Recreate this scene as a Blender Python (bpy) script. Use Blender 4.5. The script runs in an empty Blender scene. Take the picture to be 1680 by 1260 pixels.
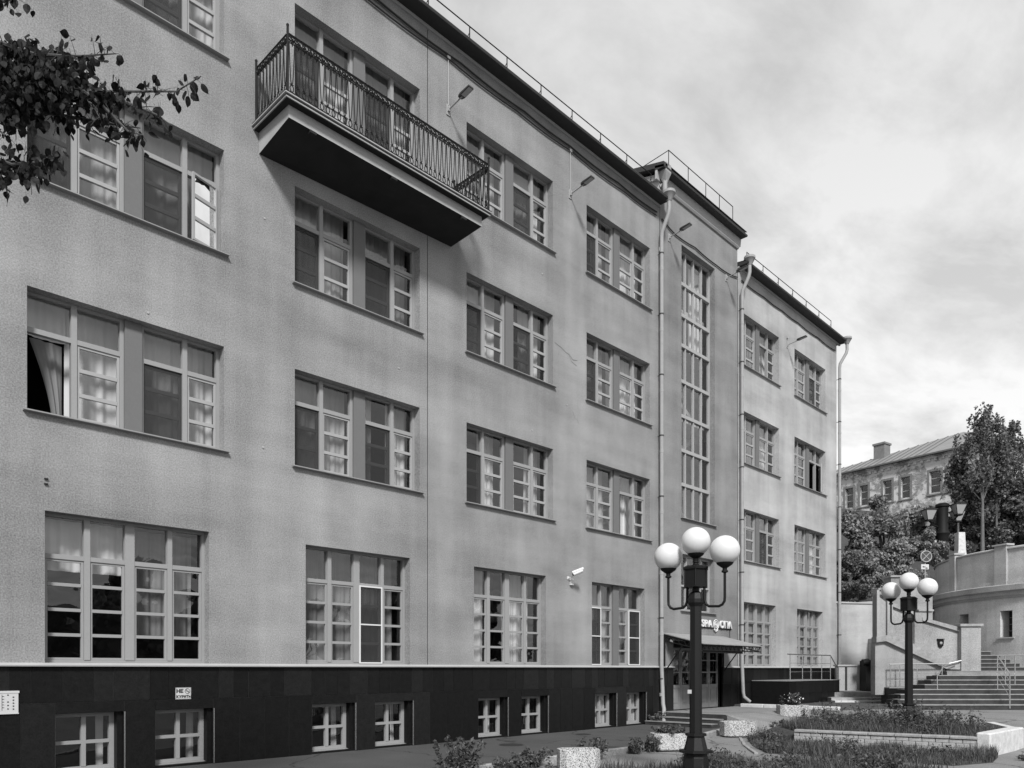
import bpy, math, random
import numpy as np
from mathutils import Vector, Matrix
random.seed(7); RNG = np.random.default_rng(11)
sc = bpy.context.scene
COL = sc.collection
rad = math.radians

# ------------------------------------------------------------------ camera, sky, sun, exposure
EYE = 1.705
TH = rad(44.245)                      # heading: angle between the facade and the view direction
CC, SS = math.cos(TH), math.sin(TH)   # view direction = (CC, SS); the facade runs along +X at Y = 13.5
YF = 13.5
cam = bpy.data.objects.new('camera', bpy.data.cameras.new('camera')); COL.objects.link(cam)
cam.data.sensor_width = 36; cam.data.lens = 36 * 1256.7 / 1680
cam.data.shift_y = (1097.5 - 630) / 1680
cam.location = (0, 0, EYE)
cam.rotation_euler = (math.pi / 2, 0, math.atan2(SS, CC) - math.pi / 2)
cam.data.clip_end = 3000; cam.data.clip_start = 0.05
sc.camera = cam

SUN_DIR = Vector((0.82, 1.0, -1.12)).normalized()       # direction the light travels
el = math.asin(-SUN_DIR.z); az = math.atan2(-SUN_DIR.x, -SUN_DIR.y)
w = bpy.data.worlds.new('World'); sc.world = w; w.use_nodes = True
nt = w.node_tree; N = nt.nodes; L = nt.links
bg = N['Background']; bg.inputs[1].default_value = 0.1
sky = N.new('ShaderNodeTexSky'); sky.sky_type = 'NISHITA'; sky.sun_disc = False
sky.sun_elevation = el; sky.sun_rotation = az; sky.dust_density = 2.0
bw = N.new('ShaderNodeRGBToBW'); L.new(sky.outputs[0], bw.inputs[0])
sc_sky = N.new('ShaderNodeMath'); sc_sky.operation = 'MULTIPLY'; sc_sky.inputs[1].default_value = 1.0
L.new(bw.outputs[0], sc_sky.inputs[0])
tc = N.new('ShaderNodeTexCoord'); sep = N.new('ShaderNodeSeparateXYZ'); L.new(tc.outputs['Generated'], sep.inputs[0])
def wmath(op, a, b=None, c=None):
    m = N.new('ShaderNodeMath'); m.operation = op
    for i, q in enumerate((a, b, c)):
        if q is None: continue
        if isinstance(q, (int, float)): m.inputs[i].default_value = q
        else: L.new(q, m.inputs[i])
    return m.outputs[0]
zz = wmath('MAXIMUM', wmath('ADD', sep.outputs[2], 0.12), 0.03)
px_ = wmath('DIVIDE', sep.outputs[0], zz); py_ = wmath('DIVIDE', sep.outputs[1], zz)
comb = N.new('ShaderNodeCombineXYZ'); L.new(px_, comb.inputs[0]); L.new(py_, comb.inputs[1])
mp = N.new('ShaderNodeMapping'); mp.inputs['Rotation'].default_value = (0, 0, rad(35)); mp.inputs['Scale'].default_value = (1.0, 1.7, 1)
L.new(comb.outputs[0], mp.inputs[0])
nz = N.new('ShaderNodeTexNoise'); nz.inputs['Scale'].default_value = 2.3; nz.inputs['Detail'].default_value = 10; nz.inputs['Roughness'].default_value = 0.6; nz.inputs['Distortion'].default_value = 0.25
L.new(mp.outputs[0], nz.inputs[0])
rmp = N.new('ShaderNodeMapRange'); rmp.inputs[1].default_value = 0.34; rmp.inputs[2].default_value = 0.60; rmp.inputs[3].default_value = 0.30; rmp.inputs[4].default_value = 1.0
L.new(nz.outputs[0], rmp.inputs[0])
# cloud veil: brighter towards the horizon, greyer overhead
hz = N.new('ShaderNodeMapRange'); hz.inputs[1].default_value = 0.0; hz.inputs[2].default_value = 0.75; hz.inputs[3].default_value = 12.6; hz.inputs[4].default_value = 7.8
L.new(sep.outputs[2], hz.inputs[0])
cloud = wmath('MULTIPLY', hz.outputs[0], wmath('ADD', wmath('MULTIPLY', rmp.outputs[0], 0.42), 0.58))
mixs = wmath('ADD', wmath('MULTIPLY', cloud, 0.88), wmath('MULTIPLY', sc_sky.outputs[0], 0.12))
L.new(mixs, bg.inputs[0])

sl = bpy.data.lights.new('sun', 'SUN'); sl.energy = 4.8; sl.angle = rad(10.0); sl.color = (1, 1, 1)
so = bpy.data.objects.new('sun', sl); COL.objects.link(so)
so.rotation_euler = SUN_DIR.to_track_quat('-Z', 'Y').to_euler()
sc.view_settings.view_transform = 'Standard'; sc.view_settings.look = 'None'
sc.view_settings.exposure = 0.0; sc.view_settings.gamma = 1.0
sc.cycles.max_bounces = 8; sc.cycles.transparent_max_bounces = 12

# ------------------------------------------------------------------ helpers
def pt(u, v, F):
    """place seen at photo position (u, v) at depth F -> (right, forward, z)"""
    return ((u - 840) * F / 1256.7, F, EYE + (1097.5 - v) * F / 1256.7)
def W(R, F, z=0.0):
    """right / forward metres to world"""
    return Vector((F * CC + R * SS, F * SS - R * CC, z))
RF_ROT = math.atan2(-CC, SS)          # rotation of a root whose local axes are right / forward

class MB:
    def __init__(s): s.v = []; s.f = []
    def quad(s, *p):
        n = len(s.v); s.v += [tuple(q) for q in p]; s.f.append(tuple(range(n, n + len(p)))); return s
    def box(s, x0, x1, y0, y1, z0, z1):
        n = len(s.v)
        s.v += [(x0,y0,z0),(x1,y0,z0),(x1,y1,z0),(x0,y1,z0),(x0,y0,z1),(x1,y0,z1),(x1,y1,z1),(x0,y1,z1)]
        s.f += [tuple(n+i for i in q) for q in ((0,3,2,1),(4,5,6,7),(0,1,5,4),(1,2,6,5),(2,3,7,6),(3,0,4,7))]
        return s
    def bbox(s, x0, x1, y0, y1, z0, z1, b=0.01):
        """box with chamfered vertical and top edges"""
        b = min(b, (x1-x0)*.45, (y1-y0)*.45, (z1-z0)*.45)
        def ring(i, z): return [(x0+b+i,y0+i,z),(x1-b-i,y0+i,z),(x1-i,y0+b+i,z),(x1-i,y1-b-i,z),(x1-b-i,y1-i,z),(x0+b+i,y1-i,z),(x0+i,y1-b-i,z),(x0+i,y0+b+i,z)]
        s.rings([ring(0, z0), ring(0, z1-b), ring(b*.7, z1)], True); return s
    def rings(s, rs, cap=True, closed=True):
        k = len(rs[0]); n = len(s.v)
        for r in rs: s.v += [tuple(q) for q in r]
        for i in range(len(rs)-1):
            for j in range(k if closed else k-1):
                a = n+i*k+j; b2 = n+i*k+(j+1)%k
                s.f.append((a, b2, b2+k, a+k))
        if cap:
            s.f.append(tuple(n+j for j in reversed(range(k)))); s.f.append(tuple(n+(len(rs)-1)*k+j for j in range(k)))
        return s
    def tube(s, pts, r, n=8, r1=None, cap=True):
        pts = [Vector(p) for p in pts]; rs = []
        prev = None
        for i, p in enumerate(pts):
            d = (pts[min(i+1, len(pts)-1)] - pts[max(i-1, 0)])
            if d.length < 1e-9: d = Vector((0,0,1))
            d.normalize()
            if prev is None:
                up = Vector((0,0,1)) if abs(d.z) < .9 else Vector((1,0,0))
                a = d.cross(up).normalized()
            else:
                a = prev - d * prev.dot(d)
                a = a.normalized() if a.length > 1e-6 else d.orthogonal().normalized()
            prev = a; b = d.cross(a)
            rr = r if r1 is None else r + (r1 - r) * i / (len(pts)-1)
            rs.append([p + (a*math.cos(t) + b*math.sin(t))*rr for t in [2*math.pi*k/n for k in range(n)]])
        return s.rings(rs, cap)
    def lathe(s, prof, n=24, c=(0,0), cap=True):
        return s.rings([[(c[0]+r*math.cos(2*math.pi*k/n), c[1]+r*math.sin(2*math.pi*k/n), z) for k in range(n)] for r, z in prof], cap)
    def prism(s, poly, z0, z1):
        return s.rings([[(x,y,z0) for x,y in poly], [(x,y,z1) for x,y in poly]], True)
    def prof_x(s, prof, x0, x1):
        """extrude a closed (y,z) profile along x"""
        return s.rings([[(x0,y,z) for y,z in prof], [(x1,y,z) for y,z in prof]], True)
    def prof_y(s, prof, y0, y1):
        """extrude a closed (x,z) profile along y"""
        return s.rings([[(x,y1,z) for x,z in prof], [(x,y0,z) for x,z in prof]], True)
    def mesh(s, name, smooth=False):
        m = bpy.data.meshes.new(name); m.from_pydata(s.v, [], s.f)
        if smooth:
            m.polygons.foreach_set('use_smooth', [True]*len(m.polygons))
            try: m.set_sharp_from_angle(angle=rad(40))
            except Exception: pass
        m.update(); return m

def add(name, mesh, mat=None, parent=None, loc=(0,0,0), rot=(0,0,0), scale=None):
    if isinstance(mesh, MB): mesh = mesh.mesh(name)
    if mat is not None and mesh is not None and not len(mesh.materials): mesh.materials.append(mat)
    o = bpy.data.objects.new(name, mesh); COL.objects.link(o)
    o.location = loc; o.rotation_euler = rot
    if scale: o.scale = scale
    if parent: o.parent = parent
    return o
def tag(o, label=None, cat=None, group=None, kind=None):
    for k, v in (('label',label),('category',cat),('group',group),('kind',kind)):
        if v: o[k] = v
    return o
def thing(name, label, cat, loc=(0,0,0), rotz=0, group=None):
    return tag(add(name, None, loc=loc, rot=(0,0,rotz)), label, cat, group)
def copy_tree(o, parent=None):
    c = o.copy(); COL.objects.link(c)
    if parent: c.parent = parent
    for ch in list(o.children): copy_tree(ch, c)
    return c

# ------------------------------------------------------------------ materials (all greys: the photograph is black and white)
MATS = {}
def mat(name, val=0.5, rough=0.8, metal=0.0, var=0.0, vscale=4.0, bump=0.0, bscale=60.0, spec=0.3, fine=0.0, streak=0.0):
    if name in MATS: return MATS[name]
    m = bpy.data.materials.new(name); m.use_nodes = True; MATS[name] = m
    t = m.node_tree; n = t.nodes; l = t.links; p = n['Principled BSDF']
    p.inputs['Base Color'].default_value = (val, val, val, 1); p.inputs['Roughness'].default_value = rough
    p.inputs['Metallic'].default_value = metal; p.inputs['Specular IOR Level'].default_value = spec
    tcn = n.new('ShaderNodeTexCoord'); src = tcn.outputs['Object']
    acc = None
    def M(op, a, b):
        q = n.new('ShaderNodeMath'); q.operation = op
        for i, z in enumerate((a, b)):
            if isinstance(z, (int, float)): q.inputs[i].default_value = z
            else: l.new(z, q.inputs[i])
        return q.outputs[0]
    def noise(scale, detail=5, mapping=None, rough_=0.6):
        q = n.new('ShaderNodeTexNoise'); q.inputs['Scale'].default_value = scale; q.inputs['Detail'].default_value = detail; q.inputs['Roughness'].default_value = rough_
        if mapping:
            mm = n.new('ShaderNodeMapping'); mm.inputs['Scale'].default_value = mapping; l.new(src, mm.inputs[0]); l.new(mm.outputs[0], q.inputs[0])
        else: l.new(src, q.inputs[0])
        return q.outputs[0]
    if var or fine or streak:
        acc = None
        for sc_, amp, mp_, det in ((vscale, var, None, 6), (42.0, fine, None, 3), (1.0, streak, (1.6, 1.6, .12), 5), (1.0, streak*1.3, (.16, .16, 1.1), 5)):
            if not amp: continue
            q = M('MULTIPLY', M('SUBTRACT', noise(sc_, det, mp_), 0.5), amp * 2.6)
            acc = q if acc is None else M('ADD', acc, q)
        v = M('MULTIPLY', M('ADD', acc, 1.0), val)
        cb = n.new('ShaderNodeCombineColor')
        for i in range(3): l.new(v, cb.inputs[i])
        l.new(cb.outputs[0], p.inputs['Base Color'])
    if bump:
        b = n.new('ShaderNodeBump'); b.inputs['Strength'].default_value = bump; b.inputs['Distance'].default_value = 0.01
        l.new(noise(bscale, 4), b.inputs['Height']); l.new(b.outputs[0], p.inputs['Normal'])
    return m
def finish_stucco(name, val, dark_low=0.0):
    return mat(name, val, 0.92, var=0.38, vscale=0.5, bump=0.35, bscale=70, spec=0.1, fine=0.6, streak=0.24)
M_WALL = finish_stucco('stucco_main', 0.235)
M_TOWER = finish_stucco('stucco_tower', 0.21)
M_WING = finish_stucco('stucco_wing', 0.345)
M_PIL = mat('painted_pilaster', 0.13, 0.8, var=0.06, fine=0.1)
M_TRIM = mat('trim_light', 0.34, 0.7, var=0.12, vscale=3, fine=.08)
M_FRAME = mat('window_frame_paint', 0.26, 0.5, var=0.05, fine=.06)
M_FRAMEL = mat('window_frame_light', 0.31, 0.45, var=0.05)
M_WHITE = mat('white_paint', 0.58, 0.45, var=0.03)
M_SILL = mat('sill_metal', 0.28, 0.42, metal=0.3, var=0.06)
M_DARKMETAL = mat('dark_metal', 0.045, 0.5, metal=0.4, var=0.1)
M_ROOF = mat('roof_metal', 0.12, 0.5, metal=0.3, var=0.15)
M_IRON = mat('wrought_iron', 0.010, 0.6, spec=0.15)
M_LAMPPAINT = mat('lamp_post_paint', 0.009, 0.5, spec=0.2, bump=.15, bscale=40)
M_STEEL = mat('stainless_steel', 0.55, 0.25, metal=0.9)
M_PIPE = mat('galvanised_pipe', 0.27, 0.6, metal=0.0, var=0.18, vscale=5, fine=.1)
M_GRAN = mat('dark_granite', 0.009, 0.36, var=0.45, vscale=7, fine=0.6, spec=0.14)
M_GRAN2 = mat('dark_granite_b', 0.008, 0.40, var=0.4, vscale=9, fine=0.6, spec=0.12)
M_GRAN3 = mat('dark_granite_c', 0.0115, 0.36, var=0.4, vscale=9, fine=0.6, spec=0.18)
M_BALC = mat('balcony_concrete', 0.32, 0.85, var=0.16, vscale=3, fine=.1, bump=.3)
M_SOFF_SHADE = mat('balcony_underside_shade', 0.03, 0.95, var=0.25, vscale=2, spec=.05)  # balcony concrete with the shade underneath put into a near-black colour
M_CURT = mat('curtain_cloth', 0.52, 0.9, var=0.08, vscale=2)
M_CURTM = mat('curtain_cloth_grey', 0.36, 0.9, var=0.1, vscale=2)
M_CURTD = mat('curtain_cloth_dark', 0.20, 0.9, var=0.08, vscale=2)
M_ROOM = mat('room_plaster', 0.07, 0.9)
M_ASPH = mat('asphalt', 0.062, 0.9, var=0.30, vscale=0.8, bump=0.8, bscale=45, fine=0.7)
M_PLAZA = mat('plaza_concrete', 0.18, 0.9, var=0.30, vscale=0.9, bump=0.8, bscale=35, fine=0.6)
M_KERB = mat('kerb_concrete', 0.26, 0.85, var=0.45, vscale=6, bump=0.6, bscale=40, fine=.4)
M_PAINTKERB = mat('whitewashed_kerb', 0.5, 0.8, var=0.35, vscale=6, fine=.3)
M_SOIL = mat('soil', 0.05, 0.95, var=0.4, vscale=6, bump=1.0, bscale=20, fine=.5)
M_STEPD = mat('step_riser_granite', 0.035, 0.5, var=0.6, vscale=4, fine=.4)
M_STEPT = mat('step_tread_stone', 0.20, 0.7, var=0.35, vscale=4, fine=.3)
M_BRICKL = mat('pale_brick', 0.30, 0.85, var=0.4, vscale=9, fine=.4, bump=.5)
M_MORTAR = mat('mortar', 0.12, 0.95, var=.3)
M_DOOR = mat('door_wood', 0.20, 0.55, var=0.15, vscale=5, streak=.2)
M_PAPER = mat('paper_white', 0.5, 0.7)
M_INK = mat('black_print', 0.02, 0.7)
M_BARK = mat('bark', 0.075, 0.95, var=0.4, vscale=5, bump=1, bscale=25)
M_BIRCH = mat('birch_bark', 0.12, 0.8, var=0.5, vscale=6)
M_TWIG = mat('twig', 0.12, 0.8)
M_ROUND = finish_stucco('stucco_round_tower', 0.46)
M_PARAP = finish_stucco('stucco_parapet', 0.27)
M_SIGNL = mat('sign_letters', 0.62, 0.5)
M_CABLE = mat('cable_rubber', 0.02, 0.6)
M_TARROOF = mat('seamed_sheet_roof', 0.23, 0.5, metal=.2, var=.2, vscale=1)
M_CANOPY = mat('canopy_sheet', 0.26, 0.6, var=.25, vscale=3, fine=.3)

def add_cracks(m, scale, width, dark):
    t = m.node_tree; n = t.nodes; l = t.links; p = n['Principled BSDF']; src = p.inputs['Base Color'].links[0].from_socket
    tcn = n.new('ShaderNodeTexCoord'); nn = n.new('ShaderNodeTexNoise'); nn.inputs['Scale'].default_value = 1.3; nn.inputs['Detail'].default_value = 6
    l.new(tcn.outputs['Object'], nn.inputs[0]); vm = n.new('ShaderNodeVectorMath'); vm.operation = 'SCALE'; vm.inputs['Scale'].default_value = .9; l.new(nn.outputs['Color'], vm.inputs[0])
    va = n.new('ShaderNodeVectorMath'); va.operation = 'ADD'; l.new(tcn.outputs['Object'], va.inputs[0]); l.new(vm.outputs[0], va.inputs[1])
    v = n.new('ShaderNodeTexVoronoi'); v.feature = 'DISTANCE_TO_EDGE'; v.inputs['Scale'].default_value = scale; l.new(va.outputs[0], v.inputs['Vector'])
    mr = n.new('ShaderNodeMapRange'); mr.inputs[1].default_value = 0; mr.inputs[2].default_value = width; mr.inputs[3].default_value = dark; mr.inputs[4].default_value = 1; l.new(v.outputs['Distance'], mr.inputs[0])
    vs = n.new('ShaderNodeVectorMath'); vs.operation = 'SCALE'; l.new(src, vs.inputs[0]); l.new(mr.outputs[0], vs.inputs['Scale']); l.new(vs.outputs[0], p.inputs['Base Color'])
add_cracks(M_PLAZA, .28, .012, .25); add_cracks(M_ASPH, .22, .007, .3)
def leafmat(name, val, tr=0.3, varamp=.8):
    m = bpy.data.materials.new(name); m.use_nodes = True; t = m.node_tree; n = t.nodes; l = t.links
    p = n['Principled BSDF']; p.inputs['Roughness'].default_value = .6; p.inputs['Specular IOR Level'].default_value = .12
    g = n.new('ShaderNodeNewGeometry'); mr = n.new('ShaderNodeMapRange'); mr.inputs[3].default_value = val*(1-varamp*.6); mr.inputs[4].default_value = val*(1+varamp)
    l.new(g.outputs['Random Per Island'], mr.inputs[0])
    cb = n.new('ShaderNodeCombineColor')
    for i in range(3): l.new(mr.outputs[0], cb.inputs[i])
    l.new(cb.outputs[0], p.inputs['Base Color'])
    ts = n.new('ShaderNodeBsdfTranslucent'); l.new(cb.outputs[0], ts.inputs[0])
    mx = n.new('ShaderNodeMixShader'); mx.inputs[0].default_value = tr
    l.new(p.outputs[0], mx.inputs[1]); l.new(ts.outputs[0], mx.inputs[2]); l.new(mx.outputs[0], n['Material Output'].inputs[0])
    return m
M_LEAF = leafmat('leaf_near', 0.011, .10, .9)
M_LEAFT = leafmat('leaf_trees', 0.18, .3, .9)
M_LEAFD = leafmat('leaf_trees_dark', 0.13, .3, .9)
M_LEAFL = leafmat('leaf_bushes', 0.24, .3, .8)
M_GRASS = leafmat('grass_blades', 0.085, .3, .8)
M_WEED = leafmat('weed_leaves', 0.075, .25, .9)
M_PETAL = leafmat('petals', 0.7, .2, .1)

def glassmat(name, boost=1.8, tint=.92):
    m = bpy.data.materials.new(name); m.use_nodes = True; t = m.node_tree; n = t.nodes; l = t.links
    n.remove(n['Principled BSDF'])
    fr = n.new('ShaderNodeFresnel'); gg = n.new('ShaderNodeNewGeometry'); mi = n.new('ShaderNodeMapRange'); mi.inputs[3].default_value = 1.5; mi.inputs[4].default_value = 1/1.5; l.new(gg.outputs['Backfacing'], mi.inputs[0]); l.new(mi.outputs[0], fr.inputs[0])
    mu = n.new('ShaderNodeMath'); mu.operation = 'MULTIPLY'; mu.use_clamp = True; mu.inputs[1].default_value = boost; l.new(fr.outputs[0], mu.inputs[0])
    gl = n.new('ShaderNodeBsdfGlossy'); gl.inputs['Roughness'].default_value = 0.004; gl.inputs['Color'].default_value = (1,1,1,1)
    tr = n.new('ShaderNodeBsdfTransparent'); tr.inputs[0].default_value = (tint,tint,tint,1)
    # window glass is never quite flat
    tcn = n.new('ShaderNodeTexCoord'); nn = n.new('ShaderNodeTexNoise'); nn.inputs['Scale'].default_value = 1.6; nn.inputs['Detail'].default_value = 1
    b = n.new('ShaderNodeBump'); b.inputs['Strength'].default_value = .4; b.inputs['Distance'].default_value = .02
    l.new(tcn.outputs['Object'], nn.inputs[0]); l.new(nn.outputs[0], b.inputs['Height']); l.new(b.outputs[0], gl.inputs['Normal'])
    mx = n.new('ShaderNodeMixShader'); l.new(mu.outputs[0], mx.inputs[0]); l.new(tr.outputs[0], mx.inputs[1]); l.new(gl.outputs[0], mx.inputs[2])
    l.new(mx.outputs[0], n['Material Output'].inputs[0]); return m
M_GLASS = glassmat('window_glass'); M_MIRROR = glassmat('open_sash_glass', 24.0, .5)
def screenmat():
    m = bpy.data.materials.new('insect_screen'); m.use_nodes = True; t = m.node_tree; n = t.nodes; l = t.links
    p = n['Principled BSDF']; p.inputs['Base Color'].default_value = (.016,.016,.016,1); p.inputs['Roughness'].default_value = .8
    tr = n.new('ShaderNodeBsdfTransparent'); mx = n.new('ShaderNodeMixShader'); mx.inputs[0].default_value = .74
    l.new(tr.outputs[0], mx.inputs[1]); l.new(p.outputs[0], mx.inputs[2]); l.new(mx.outputs[0], n['Material Output'].inputs[0]); return m
M_SCREEN = screenmat()
def speckle():
    m = mat('washed_aggregate', 0.5, .85, bump=.8, bscale=90); t = m.node_tree; n = t.nodes; l = t.links
    tcn = n.new('ShaderNodeTexCoord'); v = n.new('ShaderNodeTexVoronoi'); v.inputs['Scale'].default_value = 85; l.new(tcn.outputs['Object'], v.inputs[0])
    bwn = n.new('ShaderNodeRGBToBW'); l.new(v.outputs['Color'], bwn.inputs[0])
    cr = n.new('ShaderNodeValToRGB'); cr.color_ramp.interpolation = 'CONSTANT'
    e = cr.color_ramp.elements; e[0].color = (.07,.07,.07,1); e[1].position = .33; e[1].color = (.34,.34,.34,1)
    k = cr.color_ramp.elements.new(.5); k.color = (.5,.5,.5,1)
    l.new(bwn.outputs[0], cr.inputs[0]); l.new(cr.outputs[0], n['Principled BSDF'].inputs['Base Color']); return m
M_AGG = speckle()
def globemat():
    m = mat('opal_glass', 0.56, .45, spec=.25); t = m.node_tree; n = t.nodes; l = t.links; p = n['Principled BSDF']
    p.inputs['Subsurface Weight'].default_value = 0.35; p.inputs['Subsurface Radius'].default_value = (.2,.2,.2); p.inputs['Subsurface Scale'].default_value = .3
    return m
M_GLOBE = globemat()
def oldbrick():
    m = mat('peeling_brick_wall', .3, .9, bump=.6, bscale=20); t = m.node_tree; n = t.nodes; l = t.links
    tcn = n.new('ShaderNodeTexCoord')
    mpn = n.new('ShaderNodeMapping'); mpn.inputs['Rotation'].default_value = (rad(90), 0, 0); l.new(tcn.outputs['Object'], mpn.inputs[0])
    b = n.new('ShaderNodeTexBrick'); b.inputs['Scale'].default_value = 3.2; b.inputs['Color1'].default_value = (.24,.24,.24,1); b.inputs['Color2'].default_value = (.12,.12,.12,1); b.inputs['Mortar'].default_value = (.36,.36,.36,1)
    b.inputs['Mortar Size'].default_value = .02
    l.new(mpn.outputs[0], b.inputs[0])
    nn = n.new('ShaderNodeTexNoise'); nn.inputs['Scale'].default_value = .9; nn.inputs['Detail'].default_value = 10; nn.inputs['Roughness'].default_value = .72; l.new(tcn.outputs['Object'], nn.inputs[0])
    cr = n.new('ShaderNodeValToRGB'); cr.color_ramp.elements[0].position = .47; cr.color_ramp.elements[1].position = .53; l.new(nn.outputs[0], cr.inputs[0])
    mx = n.new('ShaderNodeMix'); mx.data_type = 'RGBA'; l.new(cr.outputs[0], mx.inputs[0]); l.new(b.outputs[0], mx.inputs[6]); mx.inputs[7].default_value = (.5,.5,.5,1)
    l.new(mx.outputs[2], n['Principled BSDF'].inputs['Base Color']); return m
M_OLDBRICK = oldbrick()

# ------------------------------------------------------------------ ground
def sstep(t): t = max(0., min(1., t)); return t*t*(3-2*t)
def gh(x, y):
    """height of the open ground: the plaza rises gently away from the camera"""
    return -0.12 + 0.50 * sstep((x - 20.2) / 5.5)
def sheet(name, xs, ys, hf, m, kind='structure'):
    v = [(x, y, hf(x, y)) for y in ys for x in xs]; k = len(xs)
    f = [(j*k+i, j*k+i+1, (j+1)*k+i+1, (j+1)*k+i) for j in range(len(ys)-1) for i in range(len(xs)-1)]
    me = bpy.data.meshes.new(name); me.from_pydata(v, [], f); me.polygons.foreach_set('use_smooth', [True]*len(f))
    return tag(add(name, me, m), kind=kind)
xs = [-900,-300,-100,-40,-20] + [i*1.0 for i in range(-10, 61)] + [80,120,300,900]
ys = [-900,-300,-100,-40,-20] + [i*1.0 for i in range(-10, 51)] + [80,120,300,900]
sheet('ground', xs, ys, gh, M_PLAZA)

# asphalt walk along the facade, and its kerb
walk = [(-12, 9.9), (14.9, 9.9), (16.6, 10.2), (20.4, 11.15), (20.4, 13.55), (-12, 13.55)]
tag(add('sidewalk', MB().prism(walk, -.3, 0.0), M_ASPH), kind='structure')
kerb = tag(add('kerb', MB().box(-12, -11.9, 9.76, 9.88, -.3, -.02), M_KERB), kind='structure')
kpts = [(-11.8 + i*1.0, 9.82) for i in range(27)] + [(15.15, 9.86), (16.7, 10.12), (17.9, 10.42), (19.1, 10.73), (20.3, 11.05)]
for i in range(len(kpts)-1):
    (xa, ya), (xb, yb) = kpts[i], kpts[i+1]; Lk = math.hypot(xb-xa, yb-ya); a = math.atan2(yb-ya, xb-xa)
    m_ = MB().bbox(.006, Lk-.006, -.065, .065, -.3, .012 + random.uniform(-.008, .012), .015)
    add('kerb_stone', m_, M_KERB, kerb, (xa, ya, 0), (0, random.uniform(-.004, .004), a + random.uniform(-.006, .006)))
# covers let into the asphalt
for (x, y, r, lab) in ((12.3, 12.0, .28, 'dark round metal cover in the asphalt beside the longest gap between cellar windows'), (15.6, 12.6, .2, 'smaller dark cover in the asphalt beyond the first cover')):
    t = MB().lathe([(r, .002), (r, .008), (r*.9, .010)], 24, (0, 0))
    tag(add('manhole_cover', t, M_DARKMETAL, loc=(x, y, 0)), lab, 'manhole cover')

# ------------------------------------------------------------------ window kit (local: x along the facade, y into the wall, z up; origin = lower left of the opening on the wall face)
CACHE = {}
def cached(key, fn):
    if key not in CACHE: CACHE[key] = fn()
    return CACHE[key]
def pane(parent, x0, x1, z0, z1, y, m=None, jit=.010):
    wv, hv = round(x1-x0, 3), round(z1-z0, 3)
    me = cached(('pane', wv, hv, m), lambda: MB().quad((-wv/2,0,-hv/2),(wv/2,0,-hv/2),(wv/2,0,hv/2),(-wv/2,0,hv/2)).mesh('pane'))
    return add('pane', me, m or M_GLASS, parent, ((x0+x1)/2, y, (z0+z1)/2), (random.uniform(-jit, jit), 0, random.uniform(-jit, jit)))
def curtain_mesh(wd, h, seed, kind):
    r = random.Random(seed); mb = MB(); n = max(24, int(wd*60)); cols = 7
    spans = {'full': [(0, wd)], 'left': [(0, wd*.55)], 'right': [(wd*.45, wd)], 'split': [(0, wd*.36), (wd*.62, wd)], 'edge': [(wd*.72, wd)], 'tied': [(0, wd)]}[kind]
    for (a, b) in spans:
        nn = max(10, int(n*(b-a)/wd)); ph = [r.uniform(0, 6.3) for _ in range(4)]; fr = [r.uniform(22, 30), r.uniform(45, 60), r.uniform(8, 13)]
        rows_ = []
        for j in range(cols):
            tz = j/(cols-1); row = []
            for i in range(nn+1):
                x = a + (b-a)*i/nn
                y = .016*math.sin(fr[0]*x+ph[0]+.4*tz) + .009*math.sin(fr[1]*x+ph[1]) + .02*math.sin(fr[2]*x+ph[2]+1.5*tz)
                if kind == 'tied': x = b - (b-x)*(.30+.70*tz**1.5)
                row.append((x, y, h*tz))
            rows_.append(row)
        for j in range(cols-1):
            for i in range(nn): mb.quad(rows_[j][i], rows_[j][i+1], rows_[j+1][i+1], rows_[j+1][i])
    # weld by hand: rebuild as grid keeps folds smooth
    return mb
def curtain(parent, x0, x1, z0, z1, y, kind='full', dark=False, seed=0):
    key = ('curt', round(x1-x0, 2), round(z1-z0, 2), kind, seed % 5, dark)
    def mk():
        mb = curtain_mesh(x1-x0, z1-z0, seed, kind); me = mb.mesh('curtain')
        import bmesh
        bm = bmesh.new(); bm.from_mesh(me); bmesh.ops.remove_doubles(bm, verts=bm.verts, dist=1e-5); bm.to_mesh(me); bm.free()
        me.polygons.foreach_set('use_smooth', [True]*len(me.polygons)); return me
    cm_ = M_CURTD if dark else (M_CURT, M_CURTM, M_CURT, M_CURTM, M_CURT)[(seed*3+int(x0*2)) % 5]
    return add('curtain', cached(key+(cm_.name,), mk), cm_, parent, (x0, y, z0))
def sill_mesh(wd):
    return MB().prof_x([(-.085,-.045),(-.085,-.028),(.19,.012),(.19,-.03),(0,-.055)], -.06, wd+.07)
FY = .19    # depth of the frame behind the wall face
def upper_frame(wd=3.12, h=1.88):
    m = MB()
    for (a, b) in ((0, 1.46), (1.74, wd)):
        m.box(a, a+.045, FY, FY+.09, 0, h); m.box(b-.06, b, FY, FY+.09, 0, h)
        mid = a + (.66 if a == 0 else .70); m.box(mid, mid+.085, FY-.012, FY+.09, .045, h)
        m.box(a+.045, b-.06, FY+.001, FY+.088, 0, .045); m.box(a+.045, mid, FY-.003, FY+.087, 1.25, 1.33); m.box(mid+.085, b-.06, FY-.003, FY+.087, 1.25, 1.33)
        m.box(a+.045, mid, FY+.002, FY+.086, h-.04, h-.002); m.box(mid+.085, b-.06, FY+.002, FY+.086, h-.04, h-.002)
    return m
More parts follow.
